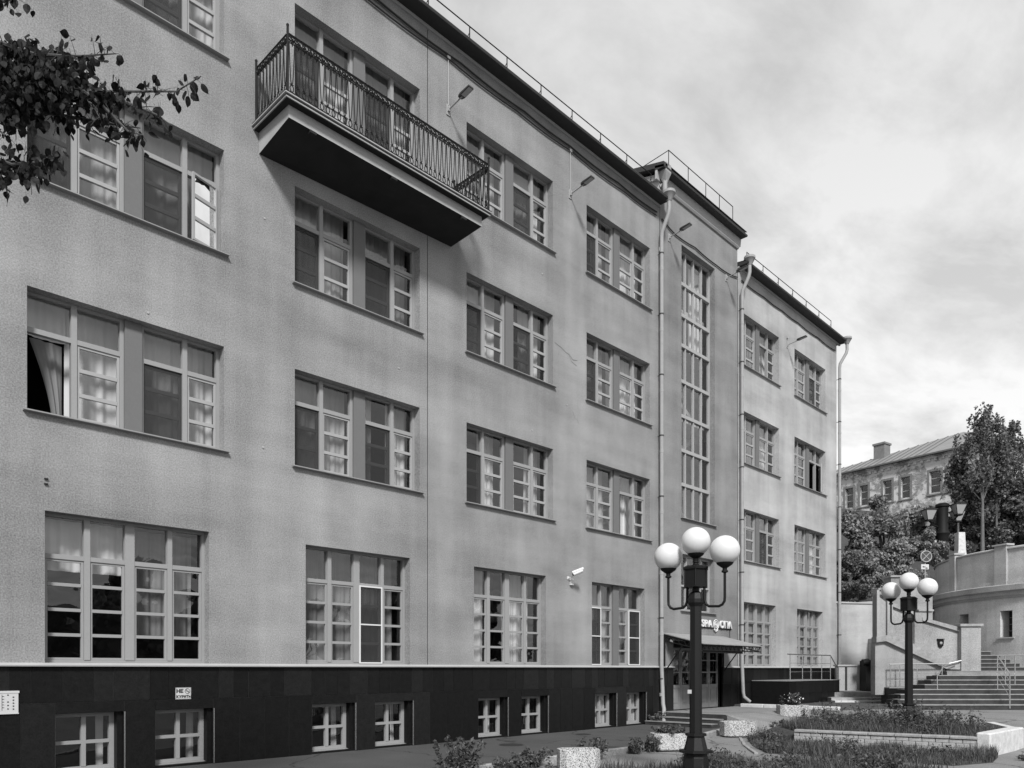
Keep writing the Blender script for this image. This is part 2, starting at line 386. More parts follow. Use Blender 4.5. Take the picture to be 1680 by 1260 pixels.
def sash_mesh(wd, h, bars, bw_=.038, yy=0.0, bar=.062):
    m = MB(); t = .045
    m.box(0, bw_, yy, yy+t, 0, h); m.box(wd-bw_, wd, yy, yy+t, 0, h); m.box(bw_, wd-bw_, yy+.001, yy+t-.001, 0, bw_); m.box(bw_, wd-bw_, yy+.001, yy+t-.001, h-bw_, h)
    for k in range(1, bars+1):
        z = h*k/(bars+1); m.box(bw_, wd-bw_, yy-.006, yy+t-.004, z-bar/2, z+bar/2)
    return m
def upper_window(parent, x, z, opt):
    """opt: left/right group states, curtains"""
    wd, h = 3.12, 1.88
    wn = add('window', cached('upf', lambda: upper_frame().mesh('window_frame')), M_FRAME, parent, (x, 0, z))
    add('sill', cached(('sill', wd), lambda: sill_mesh(wd).mesh('sill')), M_SILL, wn)
    add('pilaster', cached('pil', lambda: MB().box(1.46, 1.74, .135, .30, 0, 1.88).mesh('pilaster')), M_PIL, wn)
    sd = opt.get('seed', 0)
    for g, (a, b) in enumerate(((0, 1.46), (1.74, wd))):
        mid = a + (.66 if a == 0 else .70); st = opt['lr'[g]]
        pane(wn, a+.045, mid, 1.33, h-.04, FY+.05); pane(wn, mid+.085, b-.06, 1.33, h-.04, FY+.05)
        # left leaf of the pair
        x0, x1 = a+.045, mid; sw = x1-x0-.006
        if st[0] == 's':      # screen in front of a closed sash
            add('sash', cached(('sash', round(sw,3), 2), lambda: sash_mesh(sw, 1.2, 2).mesh('sash')), M_FRAME, wn, (x0+.003, FY+.055, .047))
            pane(wn, x0+.04, x1-.04, .085, 1.21, FY+.085)
            add('insect_screen', cached(('scr', round(sw,3)), lambda: MB().quad((0,0,0),(sw,0,0),(sw,0,1.2),(0,0,1.2)).mesh('insect_screen')), M_SCREEN, wn, (x0+.003, FY+.02, .047))
        elif st[0] == 'o':    # sash swung inwards, dark opening
            add('sash', cached(('sash', round(sw,3), 2), lambda: sash_mesh(sw, 1.2, 2).mesh('sash')), M_FRAME, wn, (x0+.003, FY+.055, .047), (0, 0, rad(82)))
        else:
            add('sash', cached(('sash', round(sw,3), 2), lambda: sash_mesh(sw, 1.2, 2).mesh('sash')), M_FRAMEL, wn, (x0+.003, FY+.02, .047))
            for k in range(3): pane(wn, x0+.04, x1-.04, .085+k*.385, .085+k*.385+.37, FY+.045)
        # right leaf
        x0, x1 = mid+.085, b-.06; sw2 = x1-x0-.006
        if st[1] == 'a':      # open outwards, glass catching the sky
            s_ = add('sash', cached(('sashv', round(sw2,3)), lambda: sash_mesh(sw2, 1.2, 2).mesh('sash')), M_FRAMEL, wn, (x1-.003, FY+.01, .047), (0, 0, rad(180+opt.get('ang', 14))))
            for k in range(3):
                me = cached(('opane', round(sw2,3)), lambda: MB().quad((.038,0,0),(sw2-.038,0,0),(sw2-.038,0,.37),(.038,0,.37)).mesh('pane'))
                aa = rad(180+opt.get('ang', 14)); add('pane', me, M_MIRROR, wn, (x1-.003, FY+.01-.02, .085+k*.385), (0, 0, aa))
        else:
            add('sash', cached(('sash', round(sw2,3), 2), lambda: sash_mesh(sw2, 1.2, 2).mesh('sash')), M_FRAMEL, wn, (x0+.003, FY+.015, .047))
            for k in range(3): pane(wn, x0+.04, x1-.04, .085+k*.385, .085+k*.385+.37, FY+.04)
        ck = opt.get('c', ('full','full'))[g]
        if ck == 'tied':
            curtain(wn, mid+.02, b+.05, .02, h+.5, FY+.42, 'full', seed=sd); curtain(wn, a-.02, mid+.02, 1.34, h+.5, FY+.40, 'full', seed=sd+1); curtain(wn, a+.16, mid-.02, .02, 1.30, FY+.38, 'tied', dark=True, seed=sd)
        elif ck: curtain(wn, a-.05, b+.05, .02, h+.5, FY+.42, ck, seed=sd+g, dark=False)
    return wn
def ground_window(parent, x, z, wd, h, style=0, seed=0):
    m = MB(); T = .075
    m.box(0, .05, FY, FY+.09, 0, h); m.box(wd-.05, wd, FY, FY+.09, 0, h); m.box(.05, wd-.05, FY+.001, FY+.088, 0, .05); m.box(.05, wd-.05, FY+.001, FY+.088, h-.04, h)
    xs_ = [.05, .61, .70, 1.24, 1.39, 1.94, 2.02, wd-.05]
    if style == 2: xs_ = [.05, .60, .66, 1.16, 1.44, 1.94, 2.0, wd-.05]
    zt0, zt1 = h*.70, h*.70+.075
    for i in range(3): m.box(xs_[2*i+1], xs_[2*i+2], FY-.012, FY+.09, .05, h-.04)
    for i in range(4): m.box(xs_[2*i], xs_[2*i+1], FY-.003, FY+.087, zt0, zt1)
    wn = add('window', m.mesh('window_frame'), M_FRAME, parent, (x, 0, z))
    add('sill', cached(('sillg', wd), lambda: MB().prof_x([(-.045,-.03),(-.045,-.018),(.19,.012),(.19,-.03)], -.02, wd+.02).mesh('sill')), M_SILL, wn)
    if style == 2: add('pilaster', MB().box(xs_[3], xs_[4], .12, FY-.02, 0, h).mesh('pilaster'), M_PIL, wn)
    for i in range(4):
        a, b = xs_[2*i]+.003, xs_[2*i+1]-.003; hs = zt0-.05-.004
        pane(wn, a, b, zt1, h-.04, FY+.05)
        add('sash', cached(('gs', round(b-a,3), round(hs,2)), lambda: sash_mesh(b-a, hs, 3, .036, 0, .052).mesh('sash')), M_FRAME, wn, (a, FY+.015, .052))
        for k in range(4):
            ph = (hs-.072)/4
            pane(wn, a+.036, b-.036, .088+k*ph, .088+(k+1)*ph, FY+.042)
    if style in (1, 2):
        for i in ((2,) if style == 1 else (0, 3)):
            a, b = xs_[2*i]-.02, xs_[2*i+1]+.02
            s_ = MB(); hh = zt0+.02; t = .028
            s_.box(a, a+t, FY-.045, FY-.02, .02, hh); s_.box(b-t, b, FY-.045, FY-.02, .02, hh)
            for zz_ in (.02, hh*.5, hh-t): s_.box(a+t, b-t, FY-.044, FY-.021, zz_, zz_+t)
            add('screen_frame', s_.mesh('screen_frame'), M_WHITE, wn)
            add('insect_screen', MB().quad((a+t,FY-.03,.04),(b-t,FY-.03,.04),(b-t,FY-.03,hh-t),(a+t,FY-.03,hh-t)).mesh('insect_screen'), M_SCREEN, wn)
    return wn
def wall_with_openings(x0, x1, z0, z1, ops, depth=FY+.06):
    """front face with rectangular holes and their reveals"""
    xs_ = sorted({x0, x1} | {o[0] for o in ops} | {o[1] for o in ops}); zs_ = sorted({z0, z1} | {o[2] for o in ops} | {o[3] for o in ops})
    xs_ = [q for q in xs_ if x0 <= q <= x1]; zs_ = [q for q in zs_ if z0 <= q <= z1]
    m = MB(); idx = {}
    def V(i, j):
        if (i, j) not in idx: idx[(i, j)] = len(m.v); m.v.append((xs_[i], 0, zs_[j]))
        return idx[(i, j)]
    for i in range(len(xs_)-1):
        for j in range(len(zs_)-1):
            cx, cz = (xs_[i]+xs_[i+1])/2, (zs_[j]+zs_[j+1])/2
            if any(o[0] < cx < o[1] and o[2] < cz < o[3] for o in ops): continue
            m.f.append((V(i,j), V(i+1,j), V(i+1,j+1), V(i,j+1)))
    for (a, b, c, d) in [o[:4] for o in ops]:
        m.quad((a,0,c),(a,0,d),(a,depth,d),(a,depth,c)); m.quad((b,0,d),(b,0,c),(b,depth,c),(b,depth,d))
        m.quad((a,0,d),(b,0,d),(b,depth,d),(a,depth,d)); m.quad((b,0,c),(a,0,c),(a,depth,c),(b,depth,c))
    return m

# ------------------------------------------------------------------ main building
ZC = 16.28     # soffit of the eaves
BR = [(12.86, 'A'), (9.28, 'B'), (5.70, 'C')]
main = thing('office_building', 'long grey rendered four storey building with black granite plinth and iron balcony', 'building', (0, YF, 0))
cols = [-1.35, 3.22, 7.77, 12.31, 16.86]
X0, X1 = -9.0, 20.50
ops = []
for cx in cols:
    for z, _ in BR: ops.append((cx, cx+3.12, z, z+1.88))
    ops.append((cx+.24, cx+2.84, 1.80, 4.17))
wall = add('wall', wall_with_openings(X0, 11.105, 1.78, ZC, [o for o in ops if o[1] < 11.10]), M_WALL, main)
add('wall', wall_with_openings(11.12, X1, 1.78, ZC, [o for o in ops if o[0] > 11.10]), M_WALL, main)
add('expansion_joint', MB().box(11.105, 11.12, .02, .04, 1.78, ZC), M_INK, main)
m = MB(); m.quad((X0,0,0),(X0,0,ZC),(X0,12,ZC),(X0,12,0)); m.quad((X1,12,0),(X1,12,ZC),(X0,12,ZC),(X0,12,0)); m.quad((X1,.02,ZC),(X1,.02,0),(X1,12,0),(X1,12,ZC))
add('rear_wall', m, M_WALL, main)
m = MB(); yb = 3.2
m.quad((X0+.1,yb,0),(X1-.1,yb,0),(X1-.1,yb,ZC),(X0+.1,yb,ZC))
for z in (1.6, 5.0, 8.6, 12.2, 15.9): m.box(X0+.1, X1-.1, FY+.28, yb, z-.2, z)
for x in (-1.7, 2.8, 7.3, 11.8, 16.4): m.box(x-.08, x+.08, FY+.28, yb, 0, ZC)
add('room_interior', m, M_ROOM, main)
opts = {
 (1,'A'): dict(l='sc', r='sc', c=('full','full'), seed=1), (1,'B'): dict(l='sc', r='sa', c=('full','full'), seed=2, ang=16),
 (1,'C'): dict(l='oc', r='sc', c=('tied','full'), seed=3), (2,'A'): dict(l='sc', r='sc', c=('full','full'), seed=4),
 (2,'B'): dict(l='sc', r='sc', c=('full','full'), seed=0), (2,'C'): dict(l='sc', r='sc', c=('full','split'), seed=6),
 (3,'A'): dict(l='cc', r='sc', c=('full','full'), seed=2), (3,'B'): dict(l='sc', r='sc', c=('full','right'), seed=3),
 (3,'C'): dict(l='sc', r='cc', c=('split','split'), seed=9), (4,'A'): dict(l='sc', r='cc', c=('split','full'), seed=1),
 (4,'B'): dict(l='sc', r='cc', c=('right','full'), seed=11), (4,'C'): dict(l='cc', r='oc', c=('full','right'), seed=12)}
for i, cx in enumerate(cols):
    for z, rn in BR:
        if i == 0: continue
        upper_window(main, cx, z, opts[(i, rn)])
    if i: 
        gw = ground_window(main, cx+.24, 1.80, 2.60, 2.37, {1:0, 2:1, 3:0, 4:2}[i], seed=i)
        if i in (2, 3): curtain(gw, 0, 2.6, .05, 2.7, FY+.5, 'full' if i == 2 else 'split', dark=(i == 2), seed=i)
        if i == 4: curtain(gw, 0, 2.6, .05, 2.7, FY+.45, 'full', seed=2)
        if i == 1:
            curtain(gw, 1.35, 2.55, .5, 2.33, FY+.45, 'full', dark=True, seed=2); curtain(gw, .05, 1.3, 1.5, 2.33, FY+.3, 'full', seed=3)
# eaves, soffit, gutter edge and low roof
def eaves(parent, x0, x1, z=ZC, over=.40, mould=.05):
    add('cornice', MB().prof_x([(.03,z),(-over,z),(-over-.015,z+.05),(-over,z+.075),(.03,z+.16)], x0, x1), M_DARKMETAL, parent)
    add('cornice_moulding', MB().prof_x([(.02,z-mould),(-.03,z-mould),(-.055,z-.04),(-.055,z-.002),(.02,z-.002)], x0, x1), M_TRIM, parent)
eaves(main, X0-.3, X1-.0)
add('roof', MB().quad((X0-.3,-.3,ZC+.13),(X1,-.3,ZC+.13),(X1,6.2,ZC+.9),(X0-.3,6.2,ZC+.9)).quad((X0-.3,6.2,ZC+.9),(X1,6.2,ZC+.9),(X1,12.3,ZC+.1),(X0-.3,12.3,ZC+.1)), M_ROOF, main)
def roof_rail(parent, x0, x1, y, z, h, step):
    r_ = add('roof_railing', MB().tube([(x0,y,z+h),(x1,y,z+h)], .014, 6), M_IRON, parent)
    me = cached(('rp', h), lambda: MB().tube([(0,0,-.02),(0,0,h+.01)], .014, 6).tube([(0,0,h*.6),(0,.22,0)], .009, 5).mesh('post'))
    n = int(round((x1-x0)/step))
    for k in range(n+1): add('post', me, M_IRON, r_, (x0+(x1-x0)*k/n, y, z))
roof_rail(main, 8.4, 19.6, -.30, ZC+.1, .34, 1.22)

# plinth with granite slabs and cellar windows
def plinth(parent, x0, x1, ztop, cellar, zb=0.0, doors=None):
    ops_ = [(a, b, .04, 1.0) for a, b in cellar] + ([doors] if doors else [])
    mb_ = wall_with_openings(x0, x1, -.3, ztop, ops_, .56); mb_.v = [(a, b+.035, c) for a, b, c in mb_.v]
    p = add('plinth', mb_, M_GRAN2, parent)
    add('ledge', MB().prof_x([(.0,ztop-.03),(-.075,ztop-.035),(-.08,ztop-.015),(.0,ztop+.022)], x0, x1) if not doors else
        MB().prof_x([(.0,ztop-.03),(-.075,ztop-.035),(-.08,ztop-.015),(.0,ztop+.022)], x0, doors[0]).prof_x([(.0,ztop-.03),(-.075,ztop-.035),(-.08,ztop-.015),(.0,ztop+.022)], doors[1], x1), M_TRIM, p)
    zj = 1.18; x = x0
    cuts = [x0]
    while x < x1 - .2:
        x += random.choice((.30, .30, .31, .29, .44, .59)); cuts.append(min(x, x1))
    cuts[-1] = x1
    jm_ = MB()
    def put(a, b, c, d):
        if b-a > .04 and d-c > .04: jm_.box(b-.006, b+.006, .004, .03, c, d); jm_.box(a, b, .004, .03, d-.006, d+.006)
        if b-a < .04 or d-c < .04: return
        add('granite_slab', MB().box(a+.0045, b-.0045, -.004-random.uniform(0,.004), .03, c+.0045, d-.0045), random.choice((M_GRAN, M_GRAN2, M_GRAN3, M_GRAN)), p)
    for i in range(len(cuts)-1):
        a, b = cuts[i], cuts[i+1]
        segs = [(a, b)]
        if doors:
            segs = [(s0, s1) for s0, s1 in ((a, min(b, doors[0])), (max(a, doors[1]), b)) if s1 > s0]
        for s0, s1 in segs: put(s0, s1, zj, ztop-.035)
    # lower row
    ex = sorted(list(cellar) + ([(doors[0], doors[1])] if doors else []))
    lo = x0
    for (a, b) in ex + [(x1, x1)]:
        n = max(1, int(round((a-lo)/.46)))
        if a-lo > .1:
            for k in range(n): put(lo+(a-lo)*k/n, lo+(a-lo)*(k+1)/n, zb-.02, zj)
        if (a, b) in cellar: put(a, b, 1.0, zj)
        lo = b
    add('joint_filler', jm_, mat('joint_grout', .05, .9), p)['kind'] = 'stuff'
    return p
cellar = []
for cx in cols:
    if cx > 1: cellar += [(cx+.38, cx+1.40), (cx+1.90, cx+2.92)]
pl = plinth(main, X0, X1, 1.78, cellar)
fm = MB(); cw = 1.02; fy = .20; ct = .96
fw = .93
fm.box(0,.06,fy,fy+.08,.03,ct); fm.box(fw-.075,fw,fy,fy+.08,.03,ct); fm.box(.06,fw-.075,fy+.001,fy+.078,.03,.09); fm.box(.06,fw-.075,fy+.001,fy+.078,ct-.06,ct)
fm.box(.43,.50,fy-.006,fy+.07,.09,ct-.06); fm.box(.06,.43,fy-.004,fy+.066,.46,.515); fm.box(.50,fw-.075,fy-.004,fy+.066,.46,.515)
fmm = fm.mesh('cellar_window'); inner = MB().box(fw+.001, cw, .06, .53, .0, .965).mesh('granite_return')
back = MB().box(-.04, cw, .80, .85, 0, 1.1).mesh('blind')
for k, (a, b) in enumerate(cellar):
    cwd = add('cellar_window', fmm, M_FRAME, main, (a, 0, .03))
    for (p0, p1, q0, q1) in ((.06,.43,.09,.46),(.50,.855,.09,.46),(.06,.43,.515,.90),(.50,.855,.515,.90)): pane(cwd, p0, p1, q0, q1, fy+.04)
    add('granite_return', inner, M_GRAN2, cwd)
    add('sill', cached('csill', lambda: MB().prof_x([(.05,-.02),(.05,-.005),(fy,.028),(fy,-.02)], 0, fw).mesh('sill')), M_SILL, cwd)
    add('corner_trim', cached('ctrim', lambda: MB().box(cw, cw+.016, -.016, .01, -.02, .97).mesh('corner_trim')), M_STEEL, cwd)
    if k >= 6: curtain(cwd, .05, .84, .03, .94, fy+.14, 'full', seed=k)
    else:
        curtain(cwd, .45, .86, .03, .94, fy+.30, 'edge', seed=k)
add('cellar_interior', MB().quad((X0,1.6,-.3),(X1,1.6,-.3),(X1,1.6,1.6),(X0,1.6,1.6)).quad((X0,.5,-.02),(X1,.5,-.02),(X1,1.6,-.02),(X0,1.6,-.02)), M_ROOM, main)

# balcony -----------------------------------------------------------------
bx0, bx1, bo = 6.92, 11.90, 1.20
bal = add('balcony', MB().box(bx0+.17, bx1-.17, -bo+.17, 0, 11.83, 11.90), M_BALC, main)
# inclined underside, deeper at the wall, with a light fascia band
dz0, dz1 = 11.60, 11.44
und = MB()
P_ = [(bx0+.08, 0, dz1), (bx1-.30, 0, dz1+.16), (bx1-.20, -bo+.10, dz0), (bx0+.08, -bo+.10, dz0)]
P_ = [(bx0+.10, 0, 11.42), (bx1-.08, 0, 11.56), (bx1-.10, -bo+.14, 11.60), (bx0+.12, -bo+.14, 11.59)]
und.quad(P_[0], P_[1], P_[2], P_[3])
add('underside', und, M_SOFF_SHADE, bal)
fas = MB(); T_ = [(x, y, 11.815) for x, y, _ in P_]
fas.quad(P_[3], P_[2], T_[2], T_[3]); fas.quad(P_[0], P_[3], T_[3], T_[0]); fas.quad(P_[2], P_[1], T_[1], T_[2])
add('fascia', fas, M_BALC, bal)
def rim(mb, o, z0, z1, w_=.10):
    """u-shaped rim round the three free sides"""
    mb.box(bx0-o, bx1+o, -bo-o, -bo+w_, z0, z1); mb.box(bx0-o, bx0+w_, -bo+w_+.001, 0, z0, z1); mb.box(bx1-w_, bx1+o, -bo+w_+.001, 0, z0, z1)
c1 = MB(); rim(c1, .02, 11.818, 11.845, .16); add('moulding', c1, M_BALC, bal)
c2 = MB(); rim(c2, .01, 11.847, 11.868); add('drip_edge', c2, M_DARKMETAL, bal)
c3 = MB(); rim(c3, .05, 11.870, 11.892); add('upper_cornice', c3, M_BALC, bal)
c4 = MB(); rim(c4, .04, 11.895, 11.925); add('iron_curb', c4, M_IRON, bal)
und2 = MB(); und2.quad((bx0,-bo,11.816),(bx1,-bo,11.816),(bx1,0,11.816),(bx0,0,11.816)); add('cornice_soffit', und2, M_SOFF_SHADE, bal)  # shade below the overhang is painted in by the dark colour
for x in (bx0+.62, (bx0+bx1)/2-.02, bx1-.62): add('drip_nib', MB().prof_x([(-bo+.14,dz0-.005),(-bo+.14,dz0-.05),(-bo+.20,dz0-.07),(-bo+.26,dz0-.01)], x-.07, x+.07), M_SOFF_SHADE, bal)
# railing
rz0, rz1 = 11.93, 12.98
posts = [(bx0+.02, -bo+.0), (bx1-.02, -bo+.0), (bx0+.02, -.05), (bx1-.02, -.05)]
pm = MB().tube([(0,0,rz0-.04),(0,0,rz1+.10)], .022, 10).lathe([(.001,rz1+.16),(.026,rz1+.13),(.026,rz1+.11),(.015,rz1+.09)][::-1], 10).mesh('railing_post')
for p_ in posts: add('railing_post', pm, M_IRON, bal, (p_[0], p_[1], 0))
def bal_unit():
    m_ = MB(); r = .0095; a = .052
    # ring at the foot, two bars rising and parting, scrolls at the head
    m_.tube([(.035*math.cos(t), 0, .085+.06*math.sin(t)) for t in [2*math.pi*k/12 for k in range(13)]], r, 5, cap=False)
    for s in (-1, 1):
        m_.tube([(s*.034,0,.16),(-s*.0,0,.145),(-s*.018,0,.20),(-s*.03,0,.36),(-s*.045,0,.65),(-s*.052,0,.88)], r, 5)
        m_.tube([(s*.052,0,.88),(s*.038,0,.915),(s*.015,0,.905),(s*.014,0,.885)], r, 5)
        m_.tube([(s*.055,0,1.0),(s*.02,0,.975),(s*.018,0,.945),(s*.045,0,.94)], r*1.2, 5)
    m_.tube([(0,0,1.0),(0,0,.92),(.01,0,.84)], r, 5)
    m_.tube([(0,0,.02),(0,0,0)], r, 5)
    return m_
bu = bal_unit().mesh('baluster'); bu.polygons.foreach_set('use_smooth', [True]*len(bu.polygons))
dot = MB().lathe([(.001,-.013),(.011,-.007),(.011,.007),(.001,.013)], 6).mesh('stud')
def run(xa, ya, xb, yb, n):
    a = math.atan2(yb-ya, xb-xa)
    for k in range(n):
        t = (k+.5)/n; x = xa+(xb-xa)*t; y = ya+(yb-ya)*t
        add('baluster', bu, M_IRON, bal, (x, y, rz0), (0, 0, a))
    c, s_ = math.cos(a), math.sin(a)
    rl = MB()
    for z in (rz1-.035, rz1-.015): rl.tube([(xa,ya,z),(xb,yb,z)], .012, 6)
    rl.tube([(xa,ya,rz1-.17),(xb,yb,rz1-.17)], .009, 5); rl.tube([(xa,ya,rz0+.015),(xb,yb,rz0+.015)], .010, 5)
    m2 = int(n*2.2)
    for k in range(m2):    # leaf and curl ornament under the hand rail
        t0 = (k+.5)/m2; x = xa+(xb-xa)*t0; y = ya+(yb-ya)*t0
        q = [(x+c*dx, y+s_*dx, rz1-.085+dz) for dx, dz in ((-.05,.05),(-.02,.03),(-.035,-.01),(0,-.05),(.035,-.01),(.02,.03),(.05,.05))]
        rl.tube(q, .013, 4)
    add('handrail', rl, M_IRON, bal)['kind'] = 'stuff'
    st = MB()
    for k in range(n*2):
        t0 = (k+.5)/(n*2); x = xa+(xb-xa)*t0; y = ya+(yb-ya)*t0; dz = .0 if k % 2 else -.028
        st.lathe([(.001,rz1-.10+dz),(.010,rz1-.092+dz),(.010,rz1-.082+dz),(.001,rz1-.074+dz)], 6, (x+s_*.012, y-c*.014))
    add('studs', st, M_STEEL, bal)['kind'] = 'stuff'
run(bx0+.04, -bo, bx1-.04, -bo, 40)
run(bx0+.02, -.08, bx0+.02, -bo+.02, 9); run(bx1-.02, -bo+.02, bx1-.02, -.08, 9)

# ------------------------------------------------------------------ stair tower
tow = thing('stair_tower', 'taller grey stair block with one tall glazed strip above the entrance', 'tower block', (20.52, YF, 0))
TX1 = 5.03; ZT = 17.30
tops = [(1.28, 3.42, 6.68, 15.58), (1.26, 3.40, 3.64, 5.48)]
DO = (.80, 3.98, .36, 2.62)
add('wall', wall_with_openings(0, TX1, 1.78, ZT, tops + [(DO[0], DO[1], 1.78, DO[3])]), M_TOWER, tow)
sidew = MB()
sidew.quad((0,0,ZC-.4),(0,0,ZT),(0,8,ZT+1.95),(0,8,ZC-.4)); add('side_wall', sidew, M_WING, tow)  # paler stucco than the front paints in the sun on this side
sr = MB().quad((TX1,0,1.78),(TX1,0,ZT),(TX1,8,ZT+1.95),(TX1,8,0)).quad((TX1,8,0),(TX1,8,ZT+1.95),(0,8,ZT+1.95),(0,8,0)); add('rear_wall', sr, M_TOWER, tow)
eaves(tow, -.22, TX1+.18, ZT, .30, .26)
add('cornice_moulding', MB().prof_x([(.02,ZT-.42),(-.05,ZT-.42),(-.09,ZT-.36),(-.09,ZT-.345),(.02,ZT-.345)], 0, TX1), M_TRIM, tow)
rk = MB(); 
for x in (-.22,): rk.rings([[(x,-.30,ZT+.0),(x+.22,-.30,ZT+.0),(x+.22,-.30,ZT+.16),(x,-.30,ZT+.16)], [(x,8.2,ZT+2.05),(x+.22,8.2,ZT+2.05),(x+.22,8.2,ZT+2.21),(x,8.2,ZT+2.21)]])
add('verge', rk, M_DARKMETAL, tow)
add('verge_moulding', MB().rings([[(-.07,.0,ZT-.22),(0.01,.0,ZT-.22),(0.01,.0,ZT-.12),(-.07,.0,ZT-.12)], [(-.07,8,ZT+1.76),(0.01,8,ZT+1.76),(0.01,8,ZT+1.86),(-.07,8,ZT+1.86)]]), M_TRIM, tow)
add('roof', MB().quad((-.22,-.3,ZT+.165),(TX1+.18,-.3,ZT+.165),(TX1+.18,8.2,ZT+2.22),(-.22,8.2,ZT+2.22)), M_ROOF, tow)
rr = add('roof_railing', MB().tube([(.05,-.30,ZT+.62),(TX1-.9,-.30,ZT+.62)], .014, 6).tube([(.05,-.30,ZT+.62),(.05,1.2,ZT+.5)], .012, 6), M_IRON, tow)
for x in (.05, 1.2, 2.3, 3.2, TX1-.9): add('post', cached('trp', lambda: MB().tube([(0,0,0),(0,0,.48)], .014, 6).mesh('post')), M_IRON, rr, (x, -.30, ZT+.15))
# tall stair window: six stages of four lights
sw_ = MB(); A, B = 1.28, 3.42; wd = B-A
sw_.box(0,.06,FY,FY+.1,0,8.9); sw_.box(wd-.06,wd,FY,FY+.1,0,8.9); sw_.box(.06,wd-.06,FY+.001,FY+.098,0,.06); sw_.box(.06,wd-.06,FY+.001,FY+.098,8.84,8.9)
zl = [0, 1.12, 2.26, 3.42, 4.58, 5.74, 6.88, 7.86, 8.9]
bars = [1.15, 2.28, 3.42, 4.57, 5.76, 6.76, 7.80]
for zb_ in bars: sw_.box(.06, wd-.06, FY-.02, FY+.095, zb_-.055, zb_+.055)
for xx in (.56, 1.07, 1.58): sw_.box(xx-.022, xx+.022, FY-.004, FY+.09, .06, 8.84)
stw = add('stair_window', sw_.mesh('stair_window'), M_FRAMEL, tow, (A, 0, 6.68))
add('sill', sill_mesh(wd), M_SILL, stw)
zed = [.06] + bars + [8.84]
for j in range(len(zed)-1):
    for (a, b) in ((.06,.538),(.582,1.048),(1.092,1.558),(1.602,wd-.06)): pane(stw, a, b, zed[j]+(.055 if j else 0), zed[j+1]-(.055 if j < len(zed)-2 else 0), FY+.05, jit=.01)
curtain(stw, .1, wd-.1, 5.9, 8.8, FY+.35, 'split', seed=3)
st_i = MB().quad((.2,3.2,0),(TX1-.2,3.2,0),(TX1-.2,3.2,ZT),(.2,3.2,ZT))
for k, z in enumerate((2.7, 4.6, 6.5, 8.4, 10.3, 12.1, 13.9, 15.9)):
    st_i.box(.2, TX1-.2, 2.0 if k % 2 else .5, 3.2, z-.2, z)
    if k < 7:
        n0 = len(st_i.v); xa, xb = (.6, 4.4) if k % 2 else (4.4, .6)
        st_i.quad((xa,1.0,z),(xa,1.9,z),(xb,1.9,z+1.9),(xb,1.0,z+1.9)); st_i.quad((xb,1.0,z+1.75),(xb,1.9,z+1.75),(xa,1.9,z-.15),(xa,1.0,z-.15)); st_i.quad((xa,1.0,z-.15),(xa,1.0,z),(xb,1.0,z+1.9),(xb,1.0,z+1.75))
add('stairwell_interior', st_i, M_WING, tow)
# small window above the entrance
m = MB(); h2 = 1.84
m.box(0,.055,FY,FY+.09,0,h2); m.box(wd-.055,wd,FY,FY+.09,0,h2); m.box(.055,wd-.055,FY+.001,FY+.088,0,.055); m.box(.055,wd-.055,FY+.001,FY+.088,h2-.055,h2)
m.box(.055,wd-.055,FY-.004,FY+.08,.80,.86)
for xx in (.62, 1.52): m.box(xx-.03,xx+.03,FY-.008,FY+.085,.055,h2-.055)
lw = add('window', m.mesh('landing_window'), M_FRAMEL, tow, (1.26, 0, 3.64))
for (a, b) in ((.055,.59),(.65,1.49),(1.55,wd-.055)):
    pane(lw, a, b, .055, .80, FY+.05); pane(lw, a, b, .86, h2-.055, FY+.05)
add('sill', sill_mesh(wd), M_SILL, lw)
# entrance recess and doors
plinth(tow, 0, TX1, 1.78, [], .36, DO)
ent = MB(); ent.quad((DO[0],0,.37),(DO[1],0,.37),(DO[1],1.2,.37),(DO[0],1.2,.37)); ent.quad((DO[0],.05,2.62),(DO[0],1.2,2.62),(DO[1],1.2,2.62),(DO[1],.05,2.62))
ent.quad((DO[0],.05,.37),(DO[0],1.2,.37),(DO[0],1.2,2.62),(DO[0],.05,2.62)); ent.quad((DO[1],.05,2.62),(DO[1],1.2,2.62),(DO[1],1.2,.37),(DO[1],.05,.37))
ent.quad((DO[0],1.2,.37),(DO[1],1.2,.37),(DO[1],1.2,2.62),(DO[0],1.2,2.62)); add('vestibule', ent, M_GRAN2, tow)
def door_leaf(wd_, h_=2.02):
    m_ = MB(); s = .075
    m_.box(0,s,0,.05,0,h_); m_.box(wd_-s,wd_,0,.05,0,h_)
    for z0, z1 in ((0,.14),(.70,.80),(1.19,1.235),(1.60,1.64),(h_-.08,h_)): m_.box(s,wd_-s,.002,.048,z0,z1)
    m_.box(s,wd_-s,.02,.04,.14,.70); m_.box(s+.07,wd_-s-.07,.008,.03,.21,.63)
    return m_
dl = door_leaf(.62).mesh('door')
for xd in (.86, 1.50, 2.66, 3.30):
    d = add('door', dl, M_DOOR, tow, (xd, .16, .38))
    for z0, z1 in ((.80,1.19),(1.235,1.60),(1.64,1.94)): pane(d, .075, .545, z0, z1, .025)
    add('handle', cached('hnd', lambda: MB().tube([(0,-.05,0),(0,-.05,.22)], .012, 6).tube([(0,0,.02),(0,-.05,.02)], .008, 5).tube([(0,0,.2),(0,-.05,.2)], .008, 5).mesh('handle')), M_STEEL, d, (.06 if xd in (1.50, 3.30) else .56, 0, .82))
add('door_frame', MB().box(DO[0],.86,.12,.24,.37,2.62).box(2.12,2.66,.12,.24,.37,2.62).box(3.92,DO[1],.12,.24,.37,2.62).box(.86,2.12,.13,.23,2.42,2.62).box(2.66,3.92,.13,.23,2.42,2.62), M_GRAN2, tow)  # door surround kept near black to paint in the darkness under the canopy
